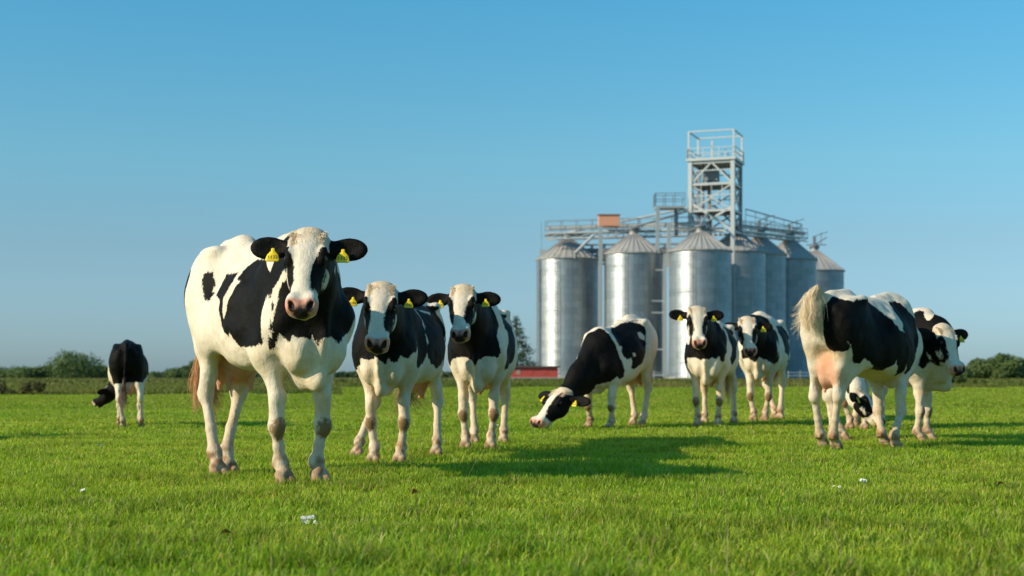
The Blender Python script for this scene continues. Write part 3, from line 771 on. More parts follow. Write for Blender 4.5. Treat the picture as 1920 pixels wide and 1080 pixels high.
# coat patches of each cow in its own body coordinates: R / L flank (forward, up), front / rear (left, up)
COATS = {
  'A': {
    'strip': [[(1.078,1.27),(0.844,1.24),(0.745,1.166),(0.711,1.14),(0.75,1.04),(0.738,0.925),(0.682,0.871),(0.716,0.871),(0.772,1.013),(0.773,1.111),(0.81,1.171),(1.033,1.217),(1.081,1.243)]],
    'R': [[(0.282,1.327),(0.214,1.274),(0.211,1.216),(0.262,1.192),(0.243,1.15),(0.232,1.102),(0.216,1.036),(0.191,0.975),(0.168,1.015),(0.158,1.081),(0.174,1.148),(0.183,1.196),(0.174,1.244),(0.104,1.239),(-0.121,1.232),(-0.18,1.173),(0.075,1.088),(0.124,1.013),(0.148,0.939),(0.2,0.894),(0.244,0.877),(0.267,0.897),(0.312,0.841),(0.352,0.818),(0.537,0.822),(0.626,0.831),(0.703,0.89),(0.744,0.96),(0.75,1.04),(0.717,1.113),(0.663,1.134),(0.648,1.153),(0.707,1.195),(0.813,1.259),(0.678,1.304)],[(-0.329,1.233),(-0.31,1.253),(-0.278,1.243),(-0.251,1.193),(-0.221,1.123),(-0.186,1.073),(-0.211,1.063),(-0.26,1.092),(-0.305,1.152),(-0.324,1.203)],[(0.876,1.237),(0.792,1.172),(0.767,1.111),(0.768,1.013),(0.74,0.925),(0.672,0.853),(0.647,0.796),(0.685,0.815),(0.753,0.861),(0.784,0.907),(0.784,0.87),(0.808,0.851),(0.825,0.879),(0.853,0.869),(1.202,1.116)],[(-0.515,1.26),(-0.57,1.31),(-0.66,1.3),(-0.8,1.28),(-0.8,0.93),(-0.62,0.95),(-0.57,1.03),(-0.53,1.14)]],
    'front': [[(-0.24,1.049),(-0.253,0.925),(-0.238,0.853),(-0.22,0.796),(-0.211,0.815),(-0.211,0.861),(-0.218,0.907),(-0.195,0.87),(-0.177,0.851),(-0.155,0.879),(-0.11,0.869),(-0.066,0.86),(-0.057,0.907),(-0.039,0.832),(-0.028,0.808),(-0.021,0.869),(0.053,0.881),(0.1,0.844),(0.143,0.883),(0.186,0.903),(0.218,0.968),(0.455,1.174),(0.016,1.257),(-0.227,1.202)]],
  },
  'B': {
    'front': [[(-0.487,1.342),(-0.464,1.016),(-0.434,0.807),(-0.24,0.815),(-0.167,0.829),(-0.166,0.889),(-0.094,0.867),(-0.023,0.898),(0.028,0.856),(0.055,0.828),(0.072,0.899),(0.12,0.835),(0.175,0.899),(0.229,0.889),(0.277,0.945),(0.293,1.116),(0.206,1.334),(0.153,1.398)]],
    'L': [[(0.889,1.278),(0.853,0.9),(0.788,0.901),(0.682,0.814),(0.563,0.871),(0.539,0.96),(0.519,1.094),(0.468,1.23),(0.507,1.295),(0.735,1.307)],[(0.43,1.31),(0.261,1.272),(-0.315,1.225),(-0.43,1.121),(-0.047,1.016),(-0.046,0.923),(0.152,0.852),(0.27,0.821),(0.429,0.861),(0.487,0.905),(0.506,0.96),(0.473,1.028),(0.469,1.118),(0.403,1.21)],[(1.3,1.331),(-0.356,1.357),(-0.024,1.261),(-0.041,1.156),(-0.048,1.016),(-0.048,0.877),(-0.044,0.784),(-0.034,0.655),(-0.037,0.714),(-0.045,0.83),(-0.047,0.993),(-0.553,1.148),(-0.389,1.251),(-0.31,1.332)]],
    'R': [[(0.061,1.342),(0.062,1.016),(0.059,0.807),(0.74,0.815),(0.927,0.829),(1.675,0.981),(0.721,1.31)]],
  },
  'C': {
    'front': [[(-0.352,1.275),(-0.314,1.028),(-0.288,0.86),(-0.206,0.894),(-0.126,0.905),(-0.049,0.88),(-0.009,0.818),(0.05,0.905),(0.147,0.905),(0.194,0.893),(0.23,0.943),(0.141,1.268),(-0.006,1.361)]],
    'L': [[(1.186,1.328),(0.868,1.342),(0.769,1.221),(0.71,1.097),(0.817,0.969),(0.845,0.894),(0.873,0.889),(0.896,0.893),(0.938,0.905),(0.96,0.905)],[(0.74,1.36),(-0.338,1.342),(0.224,1.188),(0.338,1.003),(0.415,0.873),(0.59,0.801),(0.708,0.8),(0.608,0.922),(0.498,1.051),(0.41,1.182),(0.691,1.287)]],
    'R': [[(0.027,1.275),(0.25,1.032),(0.424,0.835),(0.885,0.894),(0.947,0.905),(1.597,1.192)]],
  },
  'D': {
    'L': [[(0.6,1.36),(0.52,1.2),(0.45,1.05),(0.42,0.92),(0.43,0.83),(0.5,0.8),(0.56,0.84),(0.62,0.76),(0.8,0.72),(1.2,0.5),(1.5,0.5),(1.5,1.7),(0.66,1.6)],[(0.052,1.432),(-0.282,1.392),(-0.146,1.406),(-0.234,1.356),(-0.29,1.31),(-0.281,1.231),(-0.209,1.083),(-0.111,1.0),(0.009,0.905),(0.158,0.914),(0.249,0.903),(0.311,0.933),(0.282,1.015),(0.287,1.067),(0.363,1.046),(0.398,1.091),(0.425,1.171),(0.365,1.213),(0.486,1.291),(0.511,1.356),(0.398,1.425),(0.293,1.458)]],
    'Lw': [[(-0.101,1.265),(-0.2,1.256),(-0.242,1.196),(-0.213,1.143),(-0.128,1.2)],[(0.248,1.108),(0.201,1.1),(0.201,1.056),(0.244,1.063)]],
  },
  'E': {
    'front': [[(-0.403,1.059),(-0.392,0.919),(-0.313,0.874),(-0.248,0.924),(-0.142,0.936),(-0.073,0.909),(0.015,0.908),(0.073,0.935),(0.138,0.908),(0.188,0.949),(0.198,0.882),(0.233,0.861),(0.252,0.949),(0.271,1.018),(0.25,1.183),(0.155,1.396),(-0.157,1.268)]],
    'L': [[(0.834,1.339),(0.702,1.315),(0.592,1.183),(0.757,1.018),(0.822,0.883),(0.881,0.877),(0.929,0.935),(0.945,1.042)],[(-0.029,1.445),(-0.051,1.423),(-0.37,1.292),(0.278,1.108),(0.376,0.941),(0.472,0.853),(0.549,0.912),(0.464,1.022),(0.431,1.159),(0.232,1.33)]],
    'R': [[(0.101,1.115),(0.1,0.919),(0.471,0.874),(0.875,0.937),(0.943,1.07)]],
  },
  'F': {
    'front': [[(-0.213,0.951),(-0.202,0.843),(-0.105,0.855),(-0.022,0.788),(0.034,0.868),(0.095,0.841),(0.158,0.815),(0.191,0.776),(0.243,0.817),(0.266,0.925),(0.247,1.062),(0.247,1.227),(-0.026,1.197)]],
    'L': [[(1.449,1.227),(0.747,1.222),(0.606,1.062),(0.674,0.925),(0.716,0.811),(0.734,0.776),(0.94,0.842)],[(0.653,1.284),(-0.324,1.302),(-0.476,1.171),(-0.103,1.021),(-0.099,0.88),(-0.258,0.82),(0.403,0.956),(0.404,1.094),(0.393,1.204)]],
    'R': [[(0.905,1.005),(0.838,0.844),(0.963,0.855),(1.761,0.988)]],
  },
  'G': {
    'R': [[(-0.704,1.343),(-0.609,1.371),(-0.594,1.342),(-0.529,1.322),(-0.479,1.344),(-0.181,1.347),(-0.13,1.295),(-0.061,1.233),(-0.01,1.192),(0.003,1.149),(0.053,1.076),(0.178,1.047),(0.214,0.963),(0.248,0.857),(0.192,0.794),(0.228,0.73),(0.183,0.719),(0.066,0.814),(0.033,0.866),(-0.009,0.813),(-0.074,0.771),(-0.103,0.75),(-0.227,0.781),(-0.291,0.812),(-0.38,0.863),(-0.424,0.873),(-0.443,0.821),(-0.49,0.831),(-0.521,0.892),(-0.569,0.963),(-0.63,1.013),(-0.676,1.023),(-0.677,0.973),(-0.631,0.934),(-0.665,0.975),(-0.71,1.077),(-0.719,1.24)],[(0.31,1.355),(0.424,1.359),(0.487,1.283),(0.603,1.199),(0.602,1.057),(0.546,0.926),(0.417,0.769),(0.356,0.726),(0.253,0.815),(0.255,0.921),(0.204,1.026),(0.151,1.11),(0.204,1.219),(0.212,1.284)]],
    'rear': [[(0.1,1.131),(0.026,1.082),(0.034,1.021),(0.093,1.042)],[(-0.016,1.343),(-0.112,1.375),(-0.207,1.023),(-0.14,0.973),(-0.043,0.934),(-0.017,0.975),(-0.032,1.077),(-0.014,1.2)]],
  },
  'H': {
    'R': [[(0.48,1.368),(0.546,1.341),(0.667,1.21),(0.697,1.087),(0.664,0.965),(0.601,0.854),(0.583,0.867),(0.615,0.99),(0.643,1.111),(0.602,1.234),(0.522,1.316)],[(0.512,1.406),(0.669,1.326),(0.782,1.221),(0.828,1.084),(0.788,0.938),(0.738,0.842),(0.693,0.854),(0.725,1.037),(0.713,1.16),(0.649,1.263)]],
    'front': [[(-0.269,1.263),(-0.389,1.16),(-0.39,1.037),(-0.237,0.854),(-0.196,0.842),(-0.454,1.084),(-0.37,1.221)]],
  },
}

sc = bpy.context.scene
cam = bpy.data.cameras.new('camera'); camo = bpy.data.objects.new('camera', cam); col.objects.link(camo)
camo.location = (0, 0, CAM_H); camo.rotation_euler = (R(90), 0, 0)
cam.sensor_width = 36.0; cam.lens = 36.0 * F_PX / 1920.0; cam.shift_y = (HZ - 540.0) / 1920.0
cam.clip_end = 6000.0; cam.clip_start = 0.05
cam.dof.use_dof = True; cam.dof.focus_distance = 8.4; cam.dof.aperture_fstop = 3.4
sc.camera = camo
sc.view_settings.view_transform = 'Standard'; sc.view_settings.look = 'None'; sc.view_settings.exposure = 0
SUN_AZ, SUN_EL = -112.0, 27.0        # bearing clockwise from +Y, elevation
w = bpy.data.worlds.new('World'); sc.world = w; w.use_nodes = True
nt = w.node_tree; bg = nt.nodes['Background']
sky = nt.nodes.new('ShaderNodeTexSky'); sky.sky_type = 'NISHITA'; sky.sun_disc = False
sky.sun_elevation = R(SUN_EL); sky.sun_rotation = R(SUN_AZ); sky.altitude = 0; sky.air_density = 1.0; sky.dust_density = 0.6; sky.ozone_density = 1.6
# clear, dry air: the low sky stays pale blue instead of hazy yellow
tcw = nt.nodes.new('ShaderNodeTexCoord'); sxyz = nt.nodes.new('ShaderNodeSeparateXYZ'); nt.links.new(tcw.outputs['Generated'], sxyz.inputs[0])
rmp = nt.nodes.new('ShaderNodeValToRGB'); nt.links.new(sxyz.outputs['Z'], rmp.inputs[0])
el = rmp.color_ramp.elements
el[0].position = 0.0; el[0].color = (0.28, 0.43, 0.68, 1)
el[1].position = 0.27; el[1].color = (0.225, 0.635, 0.71, 1)
for p_, c_ in ((0.035, (0.29, 0.43, 0.63)), (0.09, (0.315, 0.44, 0.53)), (0.15, (0.315, 0.55, 0.585))):
    e_ = el.new(p_); e_.color = (*c_, 1)
mulw = nt.nodes.new('ShaderNodeMix'); mulw.data_type = 'RGBA'; mulw.blend_type = 'MULTIPLY'; mulw.inputs[0].default_value = 1.0
nt.links.new(sky.outputs[0], mulw.inputs[6]); nt.links.new(rmp.outputs[0], mulw.inputs[7])
nt.links.new(mulw.outputs[2], bg.inputs[0]); bg.inputs[1].default_value = 0.11 * 2
sun = bpy.data.lights.new('sun', 'SUN'); sun.energy = 5.0; sun.angle = R(0.53); sun.color = (1.0, 0.85, 0.63)
suno = bpy.data.objects.new('sun', sun); col.objects.link(suno)
sd = Vector((math.sin(R(SUN_AZ)) * math.cos(R(SUN_EL)), math.cos(R(SUN_AZ)) * math.cos(R(SUN_EL)), math.sin(R(SUN_EL))))
suno.rotation_euler = sd.to_track_quat('Z', 'Y').to_euler()

# ------------------------------------------------------------------ little mesh builder
class MB:
    def __init__(s): s.v = []; s.f = []
    def box(s, lo, hi):
        b = len(s.v); (x0, y0, z0), (x1, y1, z1) = lo, hi
        s.v += [(x0, y0, z0), (x1, y0, z0), (x1, y1, z0), (x0, y1, z0), (x0, y0, z1), (x1, y0, z1), (x1, y1, z1), (x0, y1, z1)]
        s.f += [tuple(b + i for i in q) for q in ((0, 3, 2, 1), (4, 5, 6, 7), (0, 1, 5, 4), (1, 2, 6, 5), (2, 3, 7, 6), (3, 0, 4, 7))]
        return s
    def bar(s, a, b, w, h=None, n=4, rot=0.785):
        """a straight bar or tube between two points"""
        a, b = V(*a), V(*b); h = h or w
        t = unit(b - a); r = V(0, 0, 1) if abs(t[2]) < 0.95 else V(1, 0, 0)
        p = unit(np.cross(t, r)); q = np.cross(t, p); i0 = len(s.v)
        k = 1 / math.cos(math.pi / n) if n == 4 else 1.0
        for c in (a, b):
            for i in range(n):
                an = rot + 2 * math.pi * i / n
                s.v.append(tuple(c + p * math.cos(an) * w * .5 * k + q * math.sin(an) * h * .5 * k))
        for i in range(n):
            j = (i + 1) % n; s.f.append((i0 + i, i0 + j, i0 + n + j, i0 + n + i))
        s.f.append(tuple(i0 + i for i in reversed(range(n)))); s.f.append(tuple(i0 + n + i for i in range(n)))
        return s
    def lathe(s, prof, n=48, c=(0, 0)):
        i0 = len(s.v)
        for r, z in prof:
            for i in range(n):
                an = 2 * math.pi * i / n; s.v.append((c[0] + r * math.cos(an), c[1] + r * math.sin(an), z))
        for k in range(len(prof) - 1):
            for i in range(n):
                j = (i + 1) % n; s.f.append((i0 + k * n + i, i0 + k * n + j, i0 + (k + 1) * n + j, i0 + (k + 1) * n + i))
        return s
    def build(s, name, mat, parent=None, smooth=False, bevel=0.0):
        me = bpy.data.meshes.new(name); me.from_pydata(s.v, [], s.f); me.update(); me.materials.append(mat)
        if smooth:
            for p in me.polygons: p.use_smooth = True
        o = bpy.data.objects.new(name, me); link(o, parent)
        if bevel:
            m = o.modifiers.new('edge', 'BEVEL'); m.width = bevel; m.segments = 2; m.limit_method = 'ANGLE'
        return o

# ------------------------------------------------------------------ meadow
def fnoise2(x, y, seed, sc):
    return vnoise(np.stack([x, y, np.full_like(x, seed * 1.7)], 1) + 500, 3 + seed, sc)

def meadow_tint(x, y):
    """big soft patches shared by the turf and its blades: 0 lush .. 1 pale"""
    a = fnoise2(x, y, 1, 0.22); b = fnoise2(x, y, 2, 0.9); c = fnoise2(x, y, 3, 3.1)
    return np.clip(((a * 0.40 + b * 0.35 + c * 0.25) - 0.5) * 1.7 + 0.5, 0, 1)

def blade_field(rs, n_per, y0, y1, halfw, hgt, wid, seg, keep=None, tone=None, clump=0.0):
    """random upright blades between two distances, over the whole width in view (and a margin)"""
    area = 0.0
    ys = []; 
    n = int(n_per * (halfw(y1) + halfw(y0)) * (y1 - y0))
    u = rs.rand(n); a, b = halfw(y0), halfw(y1)
    y = y0 + (y1 - y0) * ((np.sqrt(a * a + u * (b * b - a * a)) - a) / (b - a) if b > a else u)
    x = (rs.rand(n) * 2 - 1) * halfw(y)
    if keep is not None:
        m = keep(x, y); x, y = x[m], y[m]; n = len(x)
    t = meadow_tint(x, y); lush = fnoise2(x, y, 5, 4.0)
    H = hgt * (0.45 + 0.9 * rs.rand(n)) * (0.55 + 0.9 * lush) * (1.15 - 0.5 * t)
    Wd = wid * (0.6 + 0.8 * rs.rand(n))
    az = rs.rand(n) * 6.283; lean = H * (0.12 + 0.75 * rs.rand(n) ** 1.0)
    face = az + rs.normal(1.57, 0.5, n)
    dx, dy = np.cos(az), np.sin(az); wx, wy = np.cos(face), np.sin(face)
    verts = np.zeros((n, seg * 2 + 1, 3))
    for k in range(seg):
        q = k / seg; o = lean * q * q; zz = H * (q - 0.22 * q * q * lean / H); ww = Wd * (1 - 0.55 * q * q) * 0.5
        for j, sg in enumerate((-1, 1)):
            verts[:, k * 2 + j, 0] = x + dx * o + wx * ww * sg; verts[:, k * 2 + j, 1] = y + dy * o + wy * ww * sg; verts[:, k * 2 + j, 2] = zz
    verts[:, -1, 0] = x + dx * lean; verts[:, -1, 1] = y + dy * lean; verts[:, -1, 2] = H * (1 - 0.22 * lean / H)
    nv = seg * 2 + 1; base = np.arange(n)[:, None] * nv
    quads = [np.concatenate([base + 2 * k, base + 2 * k + 1, base + 2 * k + 3, base + 2 * k + 2], 1) for k in range(seg - 1)]
    tris = np.concatenate([base + 2 * seg - 2, base + 2 * seg - 1, base + 2 * seg], 1)
    # colour: root to tip
    r = rs.rand(n)
    if tone is None:
        c = np.where((r < 0.09)[:, None], V(0.50, 0.41, 0.16)[None], V(0.240, 0.400, 0.020)[None] * (1 - t[:, None]) + V(0.460, 0.510, 0.050)[None] * t[:, None])
        c = c * (0.72 + 0.70 * rs.rand(n))[:, None]
        c[:, 0] *= 0.8 + 0.45 * rs.rand(n)
        c = c * (1.0 - 0.26 * np.clip((lush - 0.56) * 5, 0, 1))[:, None]
    else:
        c = tone(rs, n, x, y)
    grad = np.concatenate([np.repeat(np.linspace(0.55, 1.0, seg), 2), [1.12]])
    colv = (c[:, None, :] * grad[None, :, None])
    return verts.reshape(-1, 3), np.concatenate(quads) if quads else np.zeros((0, 4), int), tris, colv.reshape(-1, 3)

def join_blades(name, parts, mat):
    vs, qs, ts, cs, o = [], [], [], [], 0
    for v, q, t, c in parts:
        vs.append(v); cs.append(c)
        if len(q): qs.append(q + o)
        ts.append(t + o); o += len(v)
    fl = ([np.concatenate(qs)] if qs else []) + [np.concatenate(ts)]
    ob = np_mesh(name, np.concatenate(vs), fl, mat, True)
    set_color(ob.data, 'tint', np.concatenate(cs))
    return ob

def leaf_material(name, trans=0.35, rough=0.5):
    m, nt, bs = nodes_of(name)
    c = N(nt, 'ShaderNodeAttribute', attribute_name='tint')
    nt.links.new(c.outputs['Color'], bs.inputs['Base Color']); bs.inputs['Roughness'].default_value = rough; bs.inputs['Specular IOR Level'].default_value = 0.25
    tr = N(nt, 'ShaderNodeBsdfTranslucent'); nt.links.new(mix_col(nt, 1.0, c.outputs['Color'], (1.0, 1.15, 0.55), 'MULTIPLY'), tr.inputs['Color'])
    mx = N(nt, 'ShaderNodeMixShader'); mx.inputs[0].default_value = trans
    nt.links.new(bs.outputs[0], mx.inputs[1]); nt.links.new(tr.outputs[0], mx.inputs[2])
    nt.links.new(mx.outputs[0], nt.nodes['Material Output'].inputs['Surface'])
    return m

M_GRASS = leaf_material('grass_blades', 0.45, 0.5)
M_LEAF = leaf_material('tree_leaves', 0.22, 0.6)
M_BARK = simple_mat('bark', (0.09, 0.065, 0.045), 0.9, 0, 0.35, 6)

def ground_material():
    m, nt, bs = nodes_of('meadow_turf')
    L = nt.links.new
    geo = N(nt, 'ShaderNodeNewGeometry')
    a = N(nt, 'ShaderNodeTexNoise', Scale=0.25, Detail=6.0, Roughness=0.65); L(geo.outputs['Position'], a.inputs['Vector'])
    b = N(nt, 'ShaderNodeTexNoise', Scale=3.0, Detail=8.0, Roughness=0.7); L(geo.outputs['Position'], b.inputs['Vector'])
    f = N(nt, 'ShaderNodeTexNoise', Scale=40.0, Detail=5.0, Roughness=0.7); L(geo.outputs['Position'], f.inputs['Vector'])
    c = mix_col(nt, a.outputs['Fac'], (0.18, 0.27, 0.018), (0.33, 0.36, 0.04))
    c = mix_col(nt, math_node(nt, 'MULTIPLY', b.outputs['Fac'], 0.7), c, (0.20, 0.28, 0.026))
    c = mix_col(nt, f.outputs['Fac'], mix_col(nt, 1.0, c, (0.55, 0.55, 0.5), 'MULTIPLY'), c)
    # beyond the mown meadow: rough pale grass, then dull fields
    sp = N(nt, 'ShaderNodeSeparateXYZ'); L(geo.outputs['Position'], sp.inputs[0])
    far = math_node(nt, 'MULTIPLY', math_node(nt, 'SUBTRACT', sp.outputs['Y'], 92.0), 0.06, True)
    c = mix_col(nt, far, c, mix_col(nt, b.outputs['Fac'], (0.10, 0.125, 0.03), (0.17, 0.145, 0.06)))
    L(c, bs.inputs['Base Color']); bs.inputs['Roughness'].default_value = 0.95; bs.inputs['Specular IOR Level'].default_value = 0.05
    bp = N(nt, 'ShaderNodeBump', Strength=0.6, Distance=0.05); L(f.outputs['Fac'], bp.inputs['Height']); L(bp.outputs[0], bs.inputs['Normal'])
    return m

def make_meadow():
    xs = np.concatenate([[-3500, -900, -300], np.linspace(-120, 120, 41), [300, 900, 3500]]); ys = np.concatenate([[-40], np.linspace(0, 120, 31), [200, 400, 900, 2000, 5000]])
    X, Y = np.meshgrid(xs, ys, indexing='ij'); nx, ny = X.shape
    vs = np.stack([X.ravel(), Y.ravel(), np.full(X.size, -0.004)], 1)
    i = np.arange(nx * ny).reshape(nx, ny)
    q = np.stack([i[:-1, :-1], i[1:, :-1], i[1:, 1:], i[:-1, 1:]], -1).reshape(-1, 4)
    tag(np_mesh('ground', vs, q, ground_material()), kind='structure')
    rs = np.random.RandomState(7)
    hw = lambda y: 0.40 * y + 0.8
    edge = lambda x, y: y < np.where(x / np.maximum(y, 1) < -0.12, 47.0, 74.0) + 3 * np.sin(x * 0.5) + 2 * np.sin(x * 1.7)
    parts = [blade_field(rs, 5200, 2.6, 5.6, hw, 0.060, 0.0048, 4),
             blade_field(rs, 5200, 5.6, 9.5, hw, 0.046, 0.0050, 3),
             blade_field(rs, 3000, 9.5, 15.0, hw, 0.042, 0.0066, 2),
             blade_field(rs, 900, 15.0, 26.0, hw, 0.042, 0.0105, 2),
             blade_field(rs, 240, 26.0, 46.0, hw, 0.042, 0.022, 1),
             blade_field(rs, 90, 46.0, 80.0, hw, 0.045, 0.045, 1, keep=edge)]
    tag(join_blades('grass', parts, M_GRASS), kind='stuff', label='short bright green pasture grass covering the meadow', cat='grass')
    # taller dry stalks here and there
    def dry(rs, n, x, y):
        c = V(0.34, 0.28, 0.12)[None] * (0.6 + 0.7 * rs.rand(n))[:, None]; return c
    st = [blade_field(rs, 3.0, 3.4, 9.0, hw, 0.17, 0.0035, 4, tone=dry)]
    # rough verge beyond the meadow
    def rough(rs, n, x, y):
        k = fnoise2(x, y, 8, 0.12)[:, None]; r = rs.rand(n)[:, None]
        c = V(0.11, 0.16, 0.022)[None] * (1 - k) + V(0.27, 0.22, 0.075)[None] * k
        return c * (0.55 + 0.8 * r)
    nedge = lambda x, y: ~edge(x, y)
    hw2 = lambda y: 0.42 * y + 2
    rg = [blade_field(rs, 70, 46.0, 78.0, hw2, 0.17, 0.035, 2, keep=nedge, tone=rough),
          blade_field(rs, 18, 78.0, 104.0, hw2, 0.22, 0.075, 2, tone=rough),
          blade_field(rs, 4.5, 104.0, 190.0, hw2, 0.26, 0.16, 1, tone=rough)]
    tag(join_blades('dry_grass_stalk', st, M_GRASS), kind='stuff', label='straw coloured grass stalks scattered in the near pasture', cat='grass')
    tag(join_blades('rough_grass', rg, M_GRASS), kind='stuff', label='rough yellowish long grass beyond the far edge of the meadow', cat='grass')

# ------------------------------------------------------------------ trees
def leaf_cloud(rs, centers, radii, n, size, c0, c1, squash=0.8, shell=0.55, sun=V(-0.8, -0.4, 0.45)):
    """many small leaf faces spread through lumpy clumps"""
    k = rs.randint(0, len(centers), n) if True else None
    w = radii ** 2.2; k = rs.choice(len(centers), n, p=w / w.sum())
    d = rs.normal(0, 1, (n, 3)); d /= np.linalg.norm(d, axis=1, keepdims=True)
    rad = radii[k] * (shell + (1 - shell) * rs.rand(n)) * (0.85 + 0.3 * rs.rand(n))
    P = centers[k] + d * rad[:, None] * V(1, 1, squash)
    nrm = d * 0.7 + rs.normal(0, 0.6, (n, 3)); nrm /= np.linalg.norm(nrm, axis=1, keepdims=True)
    a = np.cross(nrm, rs.normal(0, 1, (n, 3))); a /= np.linalg.norm(a, axis=1, keepdims=True); b = np.cross(nrm, a)
    s = size * (0.5 + rs.rand(n))[:, None]
    vs = np.stack([P - a * s, P - b * s * 0.55, P + a * s, P + b * s * 0.55], 1).reshape(-1, 3)
    f = np.arange(n * 4).reshape(n, 4)
    t = rs.rand(n) * 0.6 + 0.4 * rs.rand(len(centers))[k]
    c = c0[None] * (1 - t[:, None]) + c1[None] * t[:, None]
    return vs, f, np.repeat(c, 4, 0)

def broad_tree(name, loc, h, w, seed, label, group, c0=V(0.060, 0.105, 0.036), c1=V(0.175, 0.235, 0.075), n=6500, trunk=True, low=0.04, leaf=0.20):
    rs = np.random.RandomState(seed)
    root = empty(name, loc)
    m = 15
    cen = []; rad = []
    for i in range(m):
        q = (i + 0.5) / m; zz = low + (0.93 - low) * q
        env = math.sin(math.pi * min(1, max(0.05, (zz - low * 0.4) / (1.02 - low * 0.4))) ** 0.8) ** 0.7
        an = i * 2.4 + rs.rand(); rr = w * 0.5 * env * rs.uniform(0.25, 0.72)
        cen.append((math.cos(an) * rr, math.sin(an) * rr, zz * h)); rad.append(w * rs.uniform(0.15, 0.27) * (0.5 + 0.5 * env))
    cen, rad = np.array(cen), np.array(rad)
    vs, f, c = leaf_cloud(rs, cen, rad, n, leaf, c0, c1)
    vs[:, 2] = np.maximum(vs[:, 2], 0.05)
    o = np_mesh('crown', vs, f, M_LEAF, False, root); set_color(o.data, 'tint', c)
    if trunk:
        b = MB(); r0 = max(0.12, h * 0.022)
        pts = [V(0, 0, 0), V(rs.normal(0, .1), rs.normal(0, .1), h * .25), V(rs.normal(0, .25), rs.normal(0, .2), h * .55)]
        for a_, b_, ra in zip(pts[:-1], pts[1:], (1.0, 0.7)): b.bar(a_, b_, 2 * r0 * ra, n=8)
        for i in range(2, m, 2): b.bar(pts[1] if i < m // 2 else pts[2], cen[i], r0 * 0.55, n=5)
        b.build('trunk', M_BARK, root)
    tag(root, label, 'tree', group)
    return root

def conifer(loc, h, w, seed, label):
    rs = np.random.RandomState(seed); root = empty('pine_tree', loc)
    cen, rad = [], []
    for i in range(34):
        q = 0.10 + 0.88 * i / 33; an = i * 2.4; rr = w * .5 * (1 - q) ** 0.75 * rs.uniform(0.4, 1.0)
        cen.append((math.cos(an) * rr, math.sin(an) * rr, q * h)); rad.append(w * (0.24 * (1 - q) + 0.08))
    vs, f, c = leaf_cloud(rs, np.array(cen), np.array(rad), 6000, 0.13, V(0.030, 0.060, 0.030), V(0.085, 0.125, 0.062), squash=0.45, shell=0.2)
    o = np_mesh('crown', vs, f, M_LEAF, False, root); set_color(o.data, 'tint', c)
    b = MB(); b.bar((0, 0, 0), (0, 0, h * .95), 0.28, n=8)
    for i in range(0, 34, 2): b.bar((0, 0, cen[i][2] - .2), cen[i], 0.06, n=4)
    b.build('trunk', M_BARK, root)
    return tag(root, label, 'tree')

def shrub(name, loc, sx, sy, h, seed, label, cat, group=None, c0=V(0.03, 0.05, 0.012), c1=V(0.09, 0.11, 0.03), n=1500, leaf=0.05):
    rs = np.random.RandomState(seed); root = empty(name, loc); m = 16
    cen = np.stack([rs.uniform(-.5, .5, m) * sx, rs.uniform(-.5, .5, m) * sy, rs.uniform(.25, .8, m) * h], 1); rad = rs.uniform(.2, .38, m) * h
    vs, f, c = leaf_cloud(rs, cen, rad, n, leaf, c0, c1); vs[:, 2] = np.maximum(vs[:, 2], 0.0)
    o = np_mesh('foliage', vs, f, M_LEAF, False, root); set_color(o.data, 'tint', c)
    b = MB()
    for i in range(m): b.bar((0, 0, 0.01), cen[i], 0.02 * max(1, h), n=4)
    b.build('stem', M_BARK, root)
    return tag(root, label, cat, group)

def far_z(py, d): return CAM_H + (HZ - py) / F_PX * d

